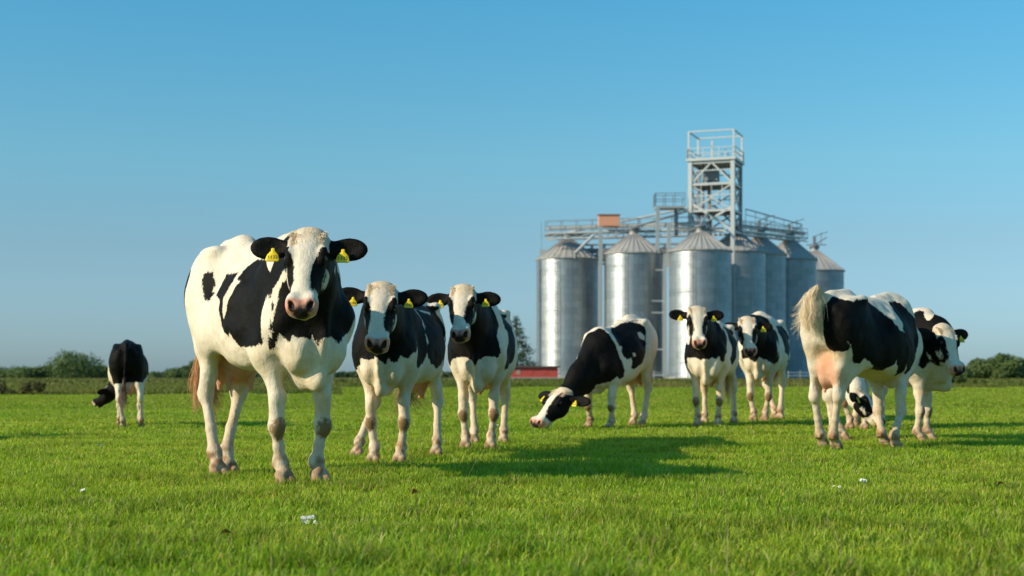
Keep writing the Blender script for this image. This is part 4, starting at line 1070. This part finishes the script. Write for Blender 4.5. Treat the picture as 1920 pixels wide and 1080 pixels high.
def make_trees():
    gl = 'trees along the far edge on the left'; gr = 'trees along the far edge on the right'
    T = [  # px, distance, top row, width px, label
        (136, 270, 669, 92, 'tallest round crowned tree in the far line, left of the black grazing cow'),
        (88, 290, 689, 34, 'small dark rounded tree left beside the tallest one of the far line'),
        (60, 280, 697, 60, 'low spreading tree at the foot of the far line, above the reedy bush'),
        (14, 300, 700, 60, 'low tree at the left border of the picture in the far line'),
        (182, 285, 689, 44, 'pale green tree touching the left flank of the black grazing cow'),
        (290, 300, 707, 36, 'low bush like tree just right of the black grazing cow'),
        (332, 285, 698, 50, 'mid height tree in the far line between the black rump and the tall cow'),
        (368, 275, 680, 44, 'taller tree showing beside the brown tail of the tall cow')]
    for i, (px, d, top, wd, lab) in enumerate(T):
        p = spot(px, d); broad_tree('tree', (p[0], d, 0), far_z(top, d), 1.4 * wd / F_PX * d, 200 + i, lab, gl)
    T = [(1885, 230, 666, 62, 'tall dense tree near the right border, highest of the far right wood'),
         (1838, 235, 678, 66, 'broad tree standing left against the highest one on the far right'),
         (1792, 215, 690, 54, 'lighter green tree in the middle of the far right wood'),
         (1752, 225, 694, 50, 'small tree right of the turned head, at the left end of the right wood'),
         (1916, 250, 676, 40, 'darker tree cut by the right border of the picture')]
    for i, (px, d, top, wd, lab) in enumerate(T):
        p = spot(px, d); broad_tree('tree', (p[0], d, 0), far_z(top, d), 1.25 * wd / F_PX * d, 240 + i, lab, gr)
    p = spot(968, 214); conifer((p[0], 214, 0), far_z(592, 214), 84 / F_PX * 214, 300, 'dark conifer left of the silos behind the third cow')
    # hedge on the right, reedy bush on the left
    hg = 'hedge shrubs in front of the right hand trees'
    for i, (px, d, wd, top, lab) in enumerate([(1705, 84, 70, 700, 'dark hedge shrub below the chin of the turned head'),
                                              (1765, 86, 70, 704, 'long low hedge shrub in the middle of the right hedge'),
                                              (1818, 85, 56, 709, 'lowest hedge shrub at the right end of the hedge')]):
        p = spot(px, d); shrub('hedge_shrub', (p[0], d, 0), wd / F_PX * d, 1.4, far_z(top, d), 320 + i, lab, 'shrub', hg, c0=V(0.030, 0.050, 0.012), c1=V(0.10, 0.13, 0.028), leaf=0.09)
    p = spot(38, 46.5); shrub('reed_bush', (p[0], 46.5, 0), 1.9, 0.9, 0.44, 330, 'low brownish green bush at the left border, where the meadow ends', 'bush', None, c0=V(0.03, 0.045, 0.010), c1=V(0.15, 0.12, 0.04), n=2200, leaf=0.03)
    # far wood and scrub that read as one mass
    rs = np.random.RandomState(55); cen, rad = [], []
    for px in np.arange(-700, 2700, 7.0):
        if 985 < px < 1560: continue
        d = 330 + 25 * rs.rand(); x = (px - 960) / F_PX * d
        top = 0.9 + 2.6 * vnoise(np.array([[px * 0.013, 2.0, 7.0]]), 9, 1.0)[0] ** 2 + rs.rand() * 0.7
        r = rs.uniform(0.7, 1.2); cen.append((x, d, max(.5, top - r * .7))); rad.append(r); cen.append((x, d, 0.6)); rad.append(1.0)
    vs, f, c = leaf_cloud(rs, np.array(cen), np.array(rad), 42000, 0.34, V(0.05, 0.085, 0.04), V(0.13, 0.175, 0.07), shell=.3); vs[:, 2] = np.maximum(vs[:, 2], 0)
    wo = np_mesh('woodland', vs, f, M_LEAF, False); set_color(wo.data, 'tint', c)
    tag(wo, kind='stuff', label='low hazy band of distant woodland along the horizon', cat='woodland')
    cen, rad = [], []
    for px in np.arange(-350, 2250, 8.0):
        if 945 < px < 1600: continue
        d = 92 + 14 * rs.rand(); r = rs.uniform(.16, .30); cen.append(((px - 960) / F_PX * d, d, rs.uniform(.02, .18))); rad.append(r)
    vs, f, c = leaf_cloud(rs, np.array(cen), np.array(rad), 16000, 0.085, V(0.07, 0.11, 0.03), V(0.19, 0.22, 0.06), shell=.3); vs[:, 2] = np.maximum(vs[:, 2], 0)
    wo = np_mesh('scrub', vs, f, M_LEAF, False); set_color(wo.data, 'tint', c)
    tag(wo, kind='stuff', label='low dark scrub behind the rough grass at the end of the meadow', cat='scrub')

# ------------------------------------------------------------------ silos
def steel_material():
    m, nt, bs = nodes_of('galvanised_sheet')
    L = nt.links.new; tc = N(nt, 'ShaderNodeTexCoord')
    sp = N(nt, 'ShaderNodeSeparateXYZ'); L(tc.outputs['Object'], sp.inputs[0])
    an = math_node(nt, 'ARCTAN2', sp.outputs['Y'], sp.outputs['X'])
    cb = N(nt, 'ShaderNodeCombineXYZ'); L(math_node(nt, 'MULTIPLY', an, 3.0), cb.inputs[0]); L(math_node(nt, 'MULTIPLY', sp.outputs['Z'], 0.9), cb.inputs[1])
    # sheets: each course and panel a slightly different grey
    br = N(nt, 'ShaderNodeTexBrick', Scale=1.0); br.inputs['Mortar Size'].default_value = 0.012; br.inputs['Brick Width'].default_value = 1.1; br.inputs['Row Height'].default_value = 0.95
    br.inputs['Color1'].default_value = (0.35, 0.39, 0.42, 1); br.inputs['Color2'].default_value = (0.50, 0.53, 0.55, 1); br.inputs['Mortar'].default_value = (0.17, 0.19, 0.20, 1)
    L(cb.outputs[0], br.inputs['Vector'])
    no = N(nt, 'ShaderNodeTexNoise', Scale=0.7, Detail=6.0, Roughness=0.65); L(tc.outputs['Object'], no.inputs['Vector'])
    ms = N(nt, 'ShaderNodeMapping'); ms.inputs['Scale'].default_value = (1.0, 1.0, 0.05); L(tc.outputs['Object'], ms.inputs['Vector'])
    stn = N(nt, 'ShaderNodeTexNoise', Scale=2.2, Detail=5.0, Roughness=0.6); L(ms.outputs[0], stn.inputs['Vector'])
    c = mix_col(nt, math_node(nt, 'MULTIPLY', no.outputs['Fac'], 0.45), br.outputs['Color'], (0.27, 0.30, 0.31))
    c = mix_col(nt, math_node(nt, 'MULTIPLY', math_node(nt, 'SUBTRACT', stn.outputs['Fac'], 0.48), 3.0, True), c, (0.30, 0.29, 0.26))
    L(c, bs.inputs['Base Color']); bs.inputs['Metallic'].default_value = 0.85
    r = math_node(nt, 'ADD', math_node(nt, 'MULTIPLY', no.outputs['Fac'], 0.20), 0.38); L(r, bs.inputs['Roughness'])
    wv = math_node(nt, 'SINE', math_node(nt, 'MULTIPLY', sp.outputs['Z'], 24.0))
    bp = N(nt, 'ShaderNodeBump', Strength=0.35, Distance=0.05); L(wv, bp.inputs['Height']); L(bp.outputs[0], bs.inputs['Normal'])
    return m

def make_silos():
    MS = steel_material()
    MR = simple_mat('roof_sheet', (0.46, 0.43, 0.40), 0.55, 0.25, 0.12, 1.2)
    MF = simple_mat('galvanised_frame', (0.50, 0.50, 0.49), 0.5, 0.55, 0.15, 3.0)
    MD = simple_mat('weathered_frame', (0.24, 0.25, 0.26), 0.6, 0.4, 0.2, 3.0)
    MC = simple_mat('concrete', (0.34, 0.32, 0.29), 0.9, 0, 0.2, 3.0)
    MO = simple_mat('orange_cladding', (0.72, 0.33, 0.21), 0.6, 0, 0.08, 4.0)
    grp = 'corrugated steel grain silos'
    S = [  # centre px, distance, half width px, eave row, apex row, label
        (1064, 236, 57.5, 487, 449, 'leftmost silver grain silo, a thin mast beside it'),
        (1187.5, 226, 54.5, 477, 440, 'second silver grain silo from the left, behind the rump of the grazing cow'),
        (1313, 219, 58, 472, 436, 'middle silver grain silo directly below the lattice tower'),
        (1379, 231, 55.5, 474, 437, 'bluish grain silo half hidden by the middle one, right below the tower'),
        (1424, 241, 49, 479, 444, 'narrow visible grain silo, third from the right end of the row'),
        (1480, 249, 50, 488, 450, 'shaded grain silo, last but one on the right'),
        (1527, 268, 54, 509, 471, 'lowest looking grain silo at the right end of the row')]
    for px, d, hw, ev, ap, lab in S:
        x = (px - 960) / F_PX * d; r = hw / F_PX * d; H = far_z(ev, d); A = far_z(ap, d)
        root = empty('grain_silo', (x, d, 0)); tag(root, lab, 'silo', grp)
        b = MB(); b.lathe([(r, 0.35), (r, H)], 96); b.build('wall', MS, root, True)
        b = MB()
        for i in range(1, 9): z = 0.35 + (H - .35) * i / 9; b.lathe([(r + .003, z - .06), (r + .018, z - .04), (r + .018, z + .04), (r + .003, z + .06)], 96)
        b.build('stiffening_ring', MS, root, True)
        b = MB(); b.lathe([(r + .35, -.1), (r + .35, .35), (r - .2, .35)], 64); b.build('base', MC, root)
        b = MB(); b.lathe([(r + .22, H - .12), (r + .24, H), (0.75, A), (0.7, A + .25)], 96)
        k = 30
        for i in range(k):
            an = 2 * math.pi * i / k; c, s_ = math.cos(an), math.sin(an)
            b.bar(((r + .2) * c, (r + .2) * s_, H + .04), (0.8 * c, 0.8 * s_, A + .05), 0.10, 0.14)
        b.build('roof', MR, root)
        b = MB(); b.lathe([(.62, A - .1), (.62, A + .75), (.95, A + .85), (.95, A + 1.0), (0.02, A + 1.25)], 24); b.bar((-.9, 0, A + .6), (.9, 0, A + .6), .3); b.build('roof_cap', MD, root)
        if px > 1400:
            b = MB(); q = A + 1.2; b.bar((-1.6, 0, q), (2.2, 0, q), .18); b.bar((0, 0, q), (0, 0, q + 1.5), .5); b.bar((1.3, .2, q), (1.3, .2, q + 2.4), .1); b.bar((-.3, 0, q + 1.5), (2.6, .3, q + 2.5), .14); b.bar((.4, 0, q + .2), (2.3, 0, q + 1.4), .2)
            b.build('valve', MD, root)
        b = MB(); an = -1.95; cx, cy = (r + .28) * math.cos(an), (r + .28) * math.sin(an); tx, ty = -math.sin(an) * .22, math.cos(an) * .22
        for sg in (-1, 1): b.bar((cx + sg * tx, cy + sg * ty, .4), (cx + sg * tx, cy + sg * ty, H + .6), .06)
        for i in range(int((H - .6) / .45)): b.bar((cx - tx, cy - ty, .7 + .45 * i), (cx + tx, cy + ty, .7 + .45 * i), .04)
        if px < 1320: b.build('ladder', MD, root)
    # ---- conveyor gallery above the three front silos
    def railing(b, pts, h=1.1, step=2.0, w=0.09):
        for a, c in zip(pts[:-1], pts[1:]):
            a, c = V(*a), V(*c); n = max(1, int(np.linalg.norm(c - a) / step))
            for i in range(n + 1):
                p = a + (c - a) * i / n; b.bar(p, p + V(0, 0, h), w)
            for q in (h, h * .52): b.bar(a + V(0, 0, q), c + V(0, 0, q), w)
    def gallery(name, lab, pts, half, z_t, rails=1.9, trussd=1.0, extra=None):
        root = empty(name, (pts[0][0], pts[0][1], 0)); o = V(pts[0][0], pts[0][1], 0)
        P = [V(*p) - o for p in pts]
        dk, rl, tr, cv = MB(), MB(), MB(), MB()
        for a, c in zip(P[:-1], P[1:]):
            t = unit((c - a) * V(1, 1, 0)); sd = V(-t[1], t[0], 0) * half
            L_ = np.linalg.norm(c - a); n = max(2, int(L_ / 2.2))
            dk.bar(a, c, 2 * half, 0.12)
            cv.bar(a + V(0, 0, .75), c + V(0, 0, .75), 0.8, 0.6)
            for sg in (-1, 1):
                railing(rl, [a + sd * sg + V(0, 0, .06), c + sd * sg + V(0, 0, .06)], rails, 2.3, 0.08)
                tr.bar(a + sd * sg + V(0, 0, -.10), c + sd * sg + V(0, 0, -.10), .26); tr.bar(a + sd * sg * .98 + V(0, 0, -trussd), c + sd * sg * .98 + V(0, 0, -trussd), .2)
                for i in range(n):
                    p, q = a + (c - a) * i / n, a + (c - a) * (i + 1) / n
                    tr.bar(p + sd * sg + V(0, 0, -trussd), p + sd * sg + V(0, 0, -.15), .1)
                    tr.bar(p + sd * sg + V(0, 0, -.15) if i % 2 else p + sd * sg + V(0, 0, -trussd), q + sd * sg + V(0, 0, -trussd) if i % 2 else q + sd * sg + V(0, 0, -.15), .1)
        dk.build('deck', MF, root); rl.build('railing', MD, root); tr.build('truss', MF, root); cv.build('conveyor', MF, root)
        return tag(root, lab, 'walkway')
    g1 = gallery('conveyor_gallery', 'steel conveyor walkway running above the three front silos', [(5.6, 232.5, far_z(437, 232)), (20.5, 229.5, far_z(432, 229)), (31.0, 226.2, far_z(429, 226))], 0.85, 0)
    for px, d, hw, ev, ap, lab in S[:3]:
        gx, gy, _ = g1.location; b = MB(); cx = (px - 960) / F_PX * d; za = far_z(ap, d)
        for dx in (-2.6, 2.4, 3.6): b.bar((cx - gx + dx, d - gy + .3, far_z(432, d) - .3), (cx - gx + dx * .35, d - gy, za + .55), .2, n=8)
        b.bar((cx - gx - 3.8, d - gy + 1.2, za + .75), (cx - gx + 3.8, d - gy + 1.2, za + .75), .3)
        b.build('spout', MD, g1)
    g2 = gallery('conveyor_gallery', 'short bent conveyor walkway over the shaded silos on the right', [(36.0, 231.0, far_z(431, 231)), (41.9, 240.5, far_z(437, 241)), (48.6, 249.0, far_z(443, 249)), (52.5, 256.0, far_z(446, 256))], 0.7, 0, rails=1.5, trussd=.7)
    # dark conveyor frame in the gaps behind the front silos
    root = empty('conveyor', (7.5, 238.5, 0)); b = MB(); L_ = 24.0
    for zz in (19.2, 20.6, 22.4): b.bar((0, 0, zz), (L_, -2.5, zz), .3)
    for i in range(13):
        q = i / 12; a = V(L_ * q, -2.5 * q, 0); c = V(L_ * min(1, q + 1 / 12), -2.5 * min(1, q + 1 / 12), 0)
        b.bar(a + V(0, 0, 19.2), a + V(0, 0, 22.4), .2); b.bar(a + V(0, 0, 19.2), c + V(0, 0, 22.4), .2)
    b.build('truss', MD, root)
    b = MB(); b.bar((0, .2, 21.4), (L_, -2.3, 21.4), 1.0, .8); b.build('trough', MD, root)
    for q in (.30, .66, .74):
        b = MB(); b.box((L_ * q - .7, -.9 - 2.5 * q, 19.6), (L_ * q + .7, .2 - 2.5 * q, 21.0)); b.bar((L_ * q, -.4 - 2.5 * q, 0), (L_ * q, -.4 - 2.5 * q, 19.6), .4); b.build('motor', MD, root)
    tag(root, 'dark conveyor frame seen in the gaps between the roofs of the front silos', 'conveyor')
    # ---- lattice tower
    x0, x1, y0, y1 = (1293 - 960) / F_PX * 224.6, (1374 - 960) / F_PX * 224.6, 224.6, 231.0
    zp, zb = far_z(299, 224.6), far_z(446, 224.6); zt = far_z(243, 224.6)
    hx, hy = (x1 - x0) / 2, (y1 - y0) / 2; rt = R(-20); cr, sr = math.cos(rt), math.sin(rt)
    ox, oy = x1 + (-hx * cr - hy * sr), y0 + (-hx * sr + hy * cr)      # turned about its near right column
    root = empty('lattice_tower', (ox, oy, 0), rt)
    for sx in (-1, 1):
        for sy in (-1, 1):
            zz = 0.0 if (sx, sy) == (1, -1) else 21.0
            b = MB(); b.bar((sx * hx, sy * hy, zz), (sx * hx, sy * hy, zp), 0.62 if sy < 0 else .5); b.build('column', MF if sy < 0 else MD, root)
    lv = [zb + 1.2, zb + (zp - zb) * .36, zb + (zp - zb) * .70, zp - .25]
    for z in lv:
        b = MB()
        for sy in (-1, 1): b.bar((-hx, sy * hy, z), (hx, sy * hy, z), .34)
        for sx in (-1, 1): b.bar((sx * hx, -hy, z), (sx * hx, hy, z), .34)
        b.build('beam', MF, root)
    b = MB()
    for sy in (-1, 1):
        b.bar((-hx, sy * hy, lv[0]), (hx, sy * hy, lv[1] + .6), .34 if sy < 0 else .24); b.bar((hx, sy * hy, lv[0]), (-hx, sy * hy, lv[1] + 1.4), .36 if sy < 0 else .24)
        b.bar((-hx, sy * hy, lv[2]), (0, sy * hy, lv[3]), .24); b.bar((hx, sy * hy, lv[2]), (0, sy * hy, lv[3]), .24)
        b.bar((-hx, sy * hy, lv[1]), (hx, sy * hy, lv[2]), .2)
    for sy in (-1, 1):
        for q in (.25, .5, .75): b.bar((-hx + 2 * hx * q, sy * hy, lv[1]), (-hx + 2 * hx * q, sy * hy, lv[2]), .1)
        b.bar((-hx, sy * hy, lv[1] + 2.4), (hx, sy * hy, lv[1] + 2.4), .16); b.bar((hx, sy * hy, lv[1]), (-hx, sy * hy, lv[2]), .16)
        b.bar((-hx, sy * hy, lv[2] + 2.2), (hx, sy * hy, lv[2] + 2.2), .14)
    for sx in (-1, 1):
        for a, c in zip(lv[:-1], lv[1:]): b.bar((sx * hx, -hy, a), (sx * hx, hy, c), .22); b.bar((sx * hx, hy, a), (sx * hx, -hy, c), .22)
    b.build('brace', MF, root)
    b = MB(); b.box((-hx - .55, -hy - .55, zp), (hx + .55, hy + .55, zp + .42)); b.build('platform', MF, root)
    for z in lv[1:3]:
        b = MB(); b.box((-hx + .1, -hy + .1, z + .18), (hx - .1, hy - .1, z + .26)); b.build('floor', MD, root)
    b = MB(); e = 0.4
    railing(b, [(-hx - e, -hy - e, zp + .42), (hx + e, -hy - e, zp + .42), (hx + e, hy + e, zp + .42), (-hx - e, hy + e, zp + .42), (-hx - e, -hy - e, zp + .42)], 1.6, 2.2, .12)
    for sx in (-1, 1):
        for sy in (-1, 1): b.bar((sx * (hx + e * .5), sy * (hy + e * .5), zp + .42), (sx * (hx + e * .5), sy * (hy + e * .5), zt), .3)
    for sy in (-1, 1): b.bar((-hx - e * .5, sy * (hy + e * .5), zt), (hx + e * .5, sy * (hy + e * .5), zt), .2)
    for sx in (-1, 1): b.bar((sx * (hx + e * .5), -hy - e * .5, zt), (sx * (hx + e * .5), hy + e * .5, zt), .2)
    b.bar((-.9, hy * .5, zp + .42), (-.9, hy * .5, zt - .8), .34); b.bar((1.6, 0, zp + .42), (1.6, 0, zt - 2.2), .16)
    b.build('railing', MF, root)
    b = MB(); b.bar((-1.1, 0.6, 21.5), (-1.1, 0.6, zp), .75, n=12); b.bar((-2.2, .9, 21.5), (-2.2, .9, zp), .3, n=8)
    b.build('elevator_leg', MD, root)
    b = MB(); b.box((-1.7, -.6, lv[2] + .9), (.4, 1.2, lv[2] + 2.6)); b.build('distributor', MD, root)
    # spouts fanning down to the silo caps
    b = MB()
    for px, d, hw, ev, ap, lab in S[:4]:
        tx = (px - 960) / F_PX * d - ox; ty = d - oy; tx, ty = tx * cr + ty * sr, -tx * sr + ty * cr; b.bar((-.6 + .1 * tx, 0.2, lv[1] + 1.2), (tx, ty, far_z(ap, d) + 1.15), .34, n=8)
    b.build('spout', MF, root)
    tag(root, 'tall open lattice tower with a railed top platform rising over the silos', 'tower')
    # ---- side platform left of the tower
    xa, xb = (1233 - 960) / F_PX * 223.5, (1284 - 960) / F_PX * 223.5; z = far_z(386, 223.5)
    root = empty('side_platform', (xa, 223.5, 0))
    b = MB(); b.box((-.3, -.2, z - .35), (xb - xa, 3.0, z)); b.build('deck', MF, root)
    b = MB(); b.bar((0, 0, far_z(470, 223.5)), (0, 0, z - .35), .55); b.build('post', MF, root)
    b = MB(); b.bar((3.1, 1.6, far_z(440, 223.5)), (3.1, 1.6, z - .35), .62, n=10); b.build('post', MD, root)
    b = MB(); railing(b, [(-.3, -.1, z), (xb - xa, -.1, z)], 2.0, 1.5, .1); railing(b, [(-.3, -.1, z), (-.3, 2.9, z), (xb - xa, 2.9, z)], 2.0, 1.5, .1); b.build('railing', MD, root)
    b = MB()
    for q in (3.4, 4.3): b.lathe([(0.01, z - .95), (.35, z - .85), (.35, z - .4), (.1, z - .36)], 14, (q, .5))
    b.build('pulley', MF, root)
    tag(root, 'small railed platform on a post at the left side of the lattice tower', 'platform')
    # ---- posts in front of the silos
    def post(name, px, d, top, wd, lab, rungs=None, bottom=0.0):
        x = (px - 960) / F_PX * d; root = empty(name, (x, d, 0)); zt_ = far_z(top, d)
        b = MB(); b.bar((0, 0, bottom), (0, 0, zt_), wd); b.build('shaft', MF, root)
        if rungs:
            for py, ln in rungs:
                zz = far_z(py, d); b = MB(); b.bar((-ln, 0.25, zz), (wd * .5 + .02, 0.25, zz), .22); b.build('bracket', MF, root)
        return tag(root, lab, 'post')
    pr = post('support_post', 1126, 225.0, 424, .62, 'tall grey post between the two left silos, under the orange box')
    post('support_post', 1247, 219.5, 476, .5, 'tall grey post with side brackets left of the middle silo', [(506, 1.4), (564, 2.0), (586, 2.0), (655, 2.1), (703, 1.9)])
    post('support_post', 1254, 221.8, 419, .6, 'short thick post standing up above the gap left of the middle silo', bottom=far_z(500, 221.8))
    post('edge_post', 1008, 233.6, 487, .35, 'slim post along the left edge of the leftmost silo')
    x = (1122 - 960) / F_PX * 226.6; root = empty('orange_box', (x, 226.6, 0)); wdt = 39 / F_PX * 226.6
    b = MB(); b.box((0, -.8, far_z(424.5, 226.6)), (wdt, .9, far_z(404.5, 226.6))); b.build('cladding', MO, root, bevel=.05)
    b = MB(); b.box((-.12, -.95, far_z(404.5, 226.6) + .004), (wdt + .12, 1.05, far_z(404.5, 226.6) + .16)); b.build('roof', simple_mat('brown_sheet', (0.30, 0.13, 0.08), .6, 0, .15), root)
    b = MB(); b.bar((wdt - .45, 0, far_z(448, 226.6)), (wdt - .45, 0, far_z(424.5, 226.6)), .3); b.build('leg', MF, root)
    tag(root, 'orange clad box perched above the gap between the two left silos', 'cabin')
    x = (1015 - 960) / F_PX * 236; root = empty('antenna_mast', (x, 236, 0))
    b = MB(); b.bar((0, 0, 19.0), (0, 0, far_z(416, 236)), .09, n=6); b.build('mast', MD, root)
    b = MB(); b.box((-.25, -.2, far_z(478, 236)), (.75, .25, far_z(468, 236))); b.build('cabinet', MF, root)
    b = MB(); b.bar((0, 0, 0), (0, 0, 19.0), .2, n=6); b.build('foot', MD, root)
    tag(root, 'thin antenna mast at the left shoulder of the leftmost silo', 'mast')
    # diagonal brace pipe
    root = empty('grain_pipe', (12.6, 228.5, 0)); b = MB(); p0 = (-2.4, 0, far_z(474, 228.5)); p1 = (.6, 0.4, far_z(440, 228.5)); b.bar(p0, p1, .5, n=10); b.build('pipe', MF, root)
    b = MB(); b.bar((-2.4, 0, far_z(474, 228.5) - .9), p0, .62, n=10); b.build('elbow', MD, root)
    tag(root, 'slanting light grey pipe right of the leftmost silo roof', 'pipe')
    # inclined walkway down to the right
    a = V((1398 - 960) / F_PX * 236, 236, far_z(392, 236)); c = V((1503 - 960) / F_PX * 251, 251, far_z(421, 251))
    root = empty('inclined_walkway', tuple(a * V(1, 1, 0))); b = MB(); rel = lambda p: p - a * V(1, 1, 0)
    b.bar(rel(a), rel(c), .16); b.bar(rel(a) - V(0, 0, .9), rel(c) - V(0, 0, .9), .09); b.build('handrail', MD, root)
    for i in range(7):
        b = MB(); p = rel(a + (c - a) * i / 6); b.bar(p - V(0, 0, 3.6 - .2 * i), p, .09); b.build('stanchion', MD, root)
    tag(root, 'thin sloping handrail above the shaded silos on the right', 'handrail')
    # low fence and shed at the foot
    for i, (pa, pb, d, lab) in enumerate([(1000, 1080, 196, 'low grey rail fence in front of the red shed and the leftmost silo'), (1226, 1290, 205, 'low rail fence at the foot of the middle silo'), (1478, 1545, 205, 'low pale rail fence below the shaded silos on the right')]):
        xa, xb = (pa - 960) / F_PX * d, (pb - 960) / F_PX * d; root = empty('rail_fence', (xa, d, 0)); n = max(3, int((xb - xa) / 1.4))
        b = MB()
        for zz in (.55, 1.0): b.bar((0, 0, zz), (xb - xa, 0, zz), .09)
        b.build('rail', MF, root)
        for k in range(n + 1):
            b = MB(); b.bar(((xb - xa) * k / n, .08, 0), ((xb - xa) * k / n, .08, 1.25), .14); b.build('post', MF, root)
        tag(root, lab, 'fence')
    d = 186.0; xa, xb = (953 - 960) / F_PX * d, (1046 - 960) / F_PX * d; zt_ = far_z(689, d)
    root = empty('red_shed', (xa, d, 0)); W_ = xb - xa
    MRed = simple_mat('red_boards', (0.50, 0.075, 0.06), .75, 0, .25, 2.5)
    b = MB(); b.box((0, 0, .35), (W_, 4.0, zt_)); b.build('wall', MRed, root)
    b = MB(); b.box((-.1, -.1, -.05), (W_ + .1, 4.1, .348)); b.build('foundation', MC, root)
    b = MB(); b.bar((-.25, 2.0, zt_ + .1), (W_ + .25, 2.0, zt_ + .1), 4.6, .2); b.build('roof', simple_mat('dark_roof', (0.10, 0.075, 0.07), .7, 0, .2), root)
    for q in (.16, .42, .70):
        b = MB(); b.box((W_ * q, -.03, .7), (W_ * q + .55, .01, zt_ - .25)); b.build('window', simple_mat('pale_pane', (0.45, 0.26, 0.22), .3, 0, .1) if q < .2 else MRed, root)
    tag(root, 'long low red shed with a dark flat roof left of the silos', 'shed')

# ------------------------------------------------------------------ small things lying in the grass
def make_litter():
    MW = simple_mat('white_petal', (0.82, 0.82, 0.80), .6, 0, .06, 40)
    MLf = simple_mat('dry_leaf', (0.30, 0.13, 0.06), .7, 0, .3, 50)
    MG = simple_mat('flower_stalk', (0.07, 0.16, 0.02), .6, 0, .2, 20)
    MY = simple_mat('flower_eye', (0.70, 0.48, 0.04), .6, 0, .1, 20)
    def daisy_clump(px, py, n, r, seed, lab):
        d = CAM_H * F_PX / (py - HZ) * 0.985; p = spot(px, d); rs = np.random.RandomState(seed); root = empty('white_flower', (p[0], p[1], 0))
        pt, st = MB(), MB()
        for i in range(n):
            c = V(rs.normal(0, r), rs.normal(0, r * .6), rs.uniform(.030, .052)); rr = rs.uniform(.007, .011); m = 9
            nrm = unit(V(rs.normal(0, .5), -0.7 + rs.normal(0, .3), 0.8)); a = unit(np.cross(nrm, V(0.3, 0.2, 1))); b = np.cross(nrm, a)
            for k in range(m):
                an = 6.283 * k / m; e = a * math.cos(an) + b * math.sin(an); sd = np.cross(nrm, e) * rr * .3
                i0 = len(pt.v); q = nrm * rr * rs.uniform(.0, .35)
                pt.v += [tuple(c + e * rr * .2 - sd * .5), tuple(c + e * rr * .2 + sd * .5), tuple(c + e * rr + sd + q), tuple(c + e * rr - sd + q)]; pt.f.append((i0, i0 + 1, i0 + 2, i0 + 3))
            ey = MB(); ey.bar(c, c + nrm * .003, rr * .55, n=8); ey.build('flower_eye', MY, root); st.bar((c[0] * .6, c[1] * .6, 0), c, .0022, n=4)
        pt.build('petal', MW, root); st.build('stalk', MG, root)
        return tag(root, lab, 'flower', 'white flowers in the pasture')
    daisy_clump(578, 988, 9, .018, 1, 'largest cluster of white flowers, in the foreground below the tall cow')
    daisy_clump(1620, 911, 3, .012, 2, 'white flower right of the front hooves of the curled tail cow, farther right of two')
    daisy_clump(1568, 922, 2, .010, 3, 'tiny white flower below the hind hooves of the curled tail cow')
    daisy_clump(156, 934, 2, .012, 4, 'small white flower alone in the left foreground')
    daisy_clump(188, 840, 2, .02, 5, 'small white flower in the grass near the black grazing cow')
    daisy_clump(930, 802, 4, .03, 6, 'white flowers beside the front hooves of the third cow')
    def leaf(px, py, s, seed, lab):
        d = CAM_H * F_PX / (py - HZ) * .985; p = spot(px, d); rs = np.random.RandomState(seed); root = empty('fallen_leaf', (p[0], p[1], 0.045)); b = MB(); n = 8
        for k in range(n + 1):
            q = k / n; w_ = s * .42 * math.sin(math.pi * q ** .8) + .001; z = .012 * math.sin(q * 3) * s / .05
            b.v += [(s * (q - .5), -w_, z + abs(w_) * .5), (s * (q - .5), 0, z), (s * (q - .5), w_, z + abs(w_) * .3)]
        for k in range(n):
            for j in (0, 1): b.f.append((3 * k + j, 3 * k + 3 + j, 3 * k + 4 + j, 3 * k + 1 + j))
        o = b.build('blade', MLf, root, True); o.rotation_euler = (.5, .3, rs.rand() * 6)
        b = MB(); b.bar((-s * .5, 0, 0), (-s * .8, 0.004, .004), .002, n=4); o2 = b.build('leaf_stalk', MLf, root); o2.rotation_euler = o.rotation_euler
        return tag(root, lab, 'leaf')
    leaf(779, 938, .05, 1, 'reddish dry leaf lying in the grass right of the tall cow')
    leaf(1877, 922, .045, 2, 'brown dry leaf in the grass near the right border')
    leaf(424, 1022, .05, 3, 'brownish dry leaf in the blurred foreground grass')

make_meadow(); make_trees(); make_silos(); make_litter()

for sp in HERD:
    sp['pattern'].update(COATS.get(sp['name'], {}))
    build_cow(sp)

# one more cow grazes outside the picture on the left; its shadow falls into the meadow in view
def neighbour(src, loc, yaw):
    def cp(o, parent):
        c = o.copy(); col.objects.link(c); c.parent = parent
        for ch in o.children: cp(ch, c)
        return c
    kids = list(src.children)
    r = src.copy(); col.objects.link(r); r.location = loc; r.rotation_euler = (0, 0, yaw)
    for k in kids: cp(k, r)
    r['label'] = 'cow outside the left border, only its shadow reaches into the picture'
neighbour([o for o in col.objects if o.type == 'EMPTY' and o.get('label', '').startswith('cow facing the camera before')][0], (-7.5, 13.0, 0), R(70))
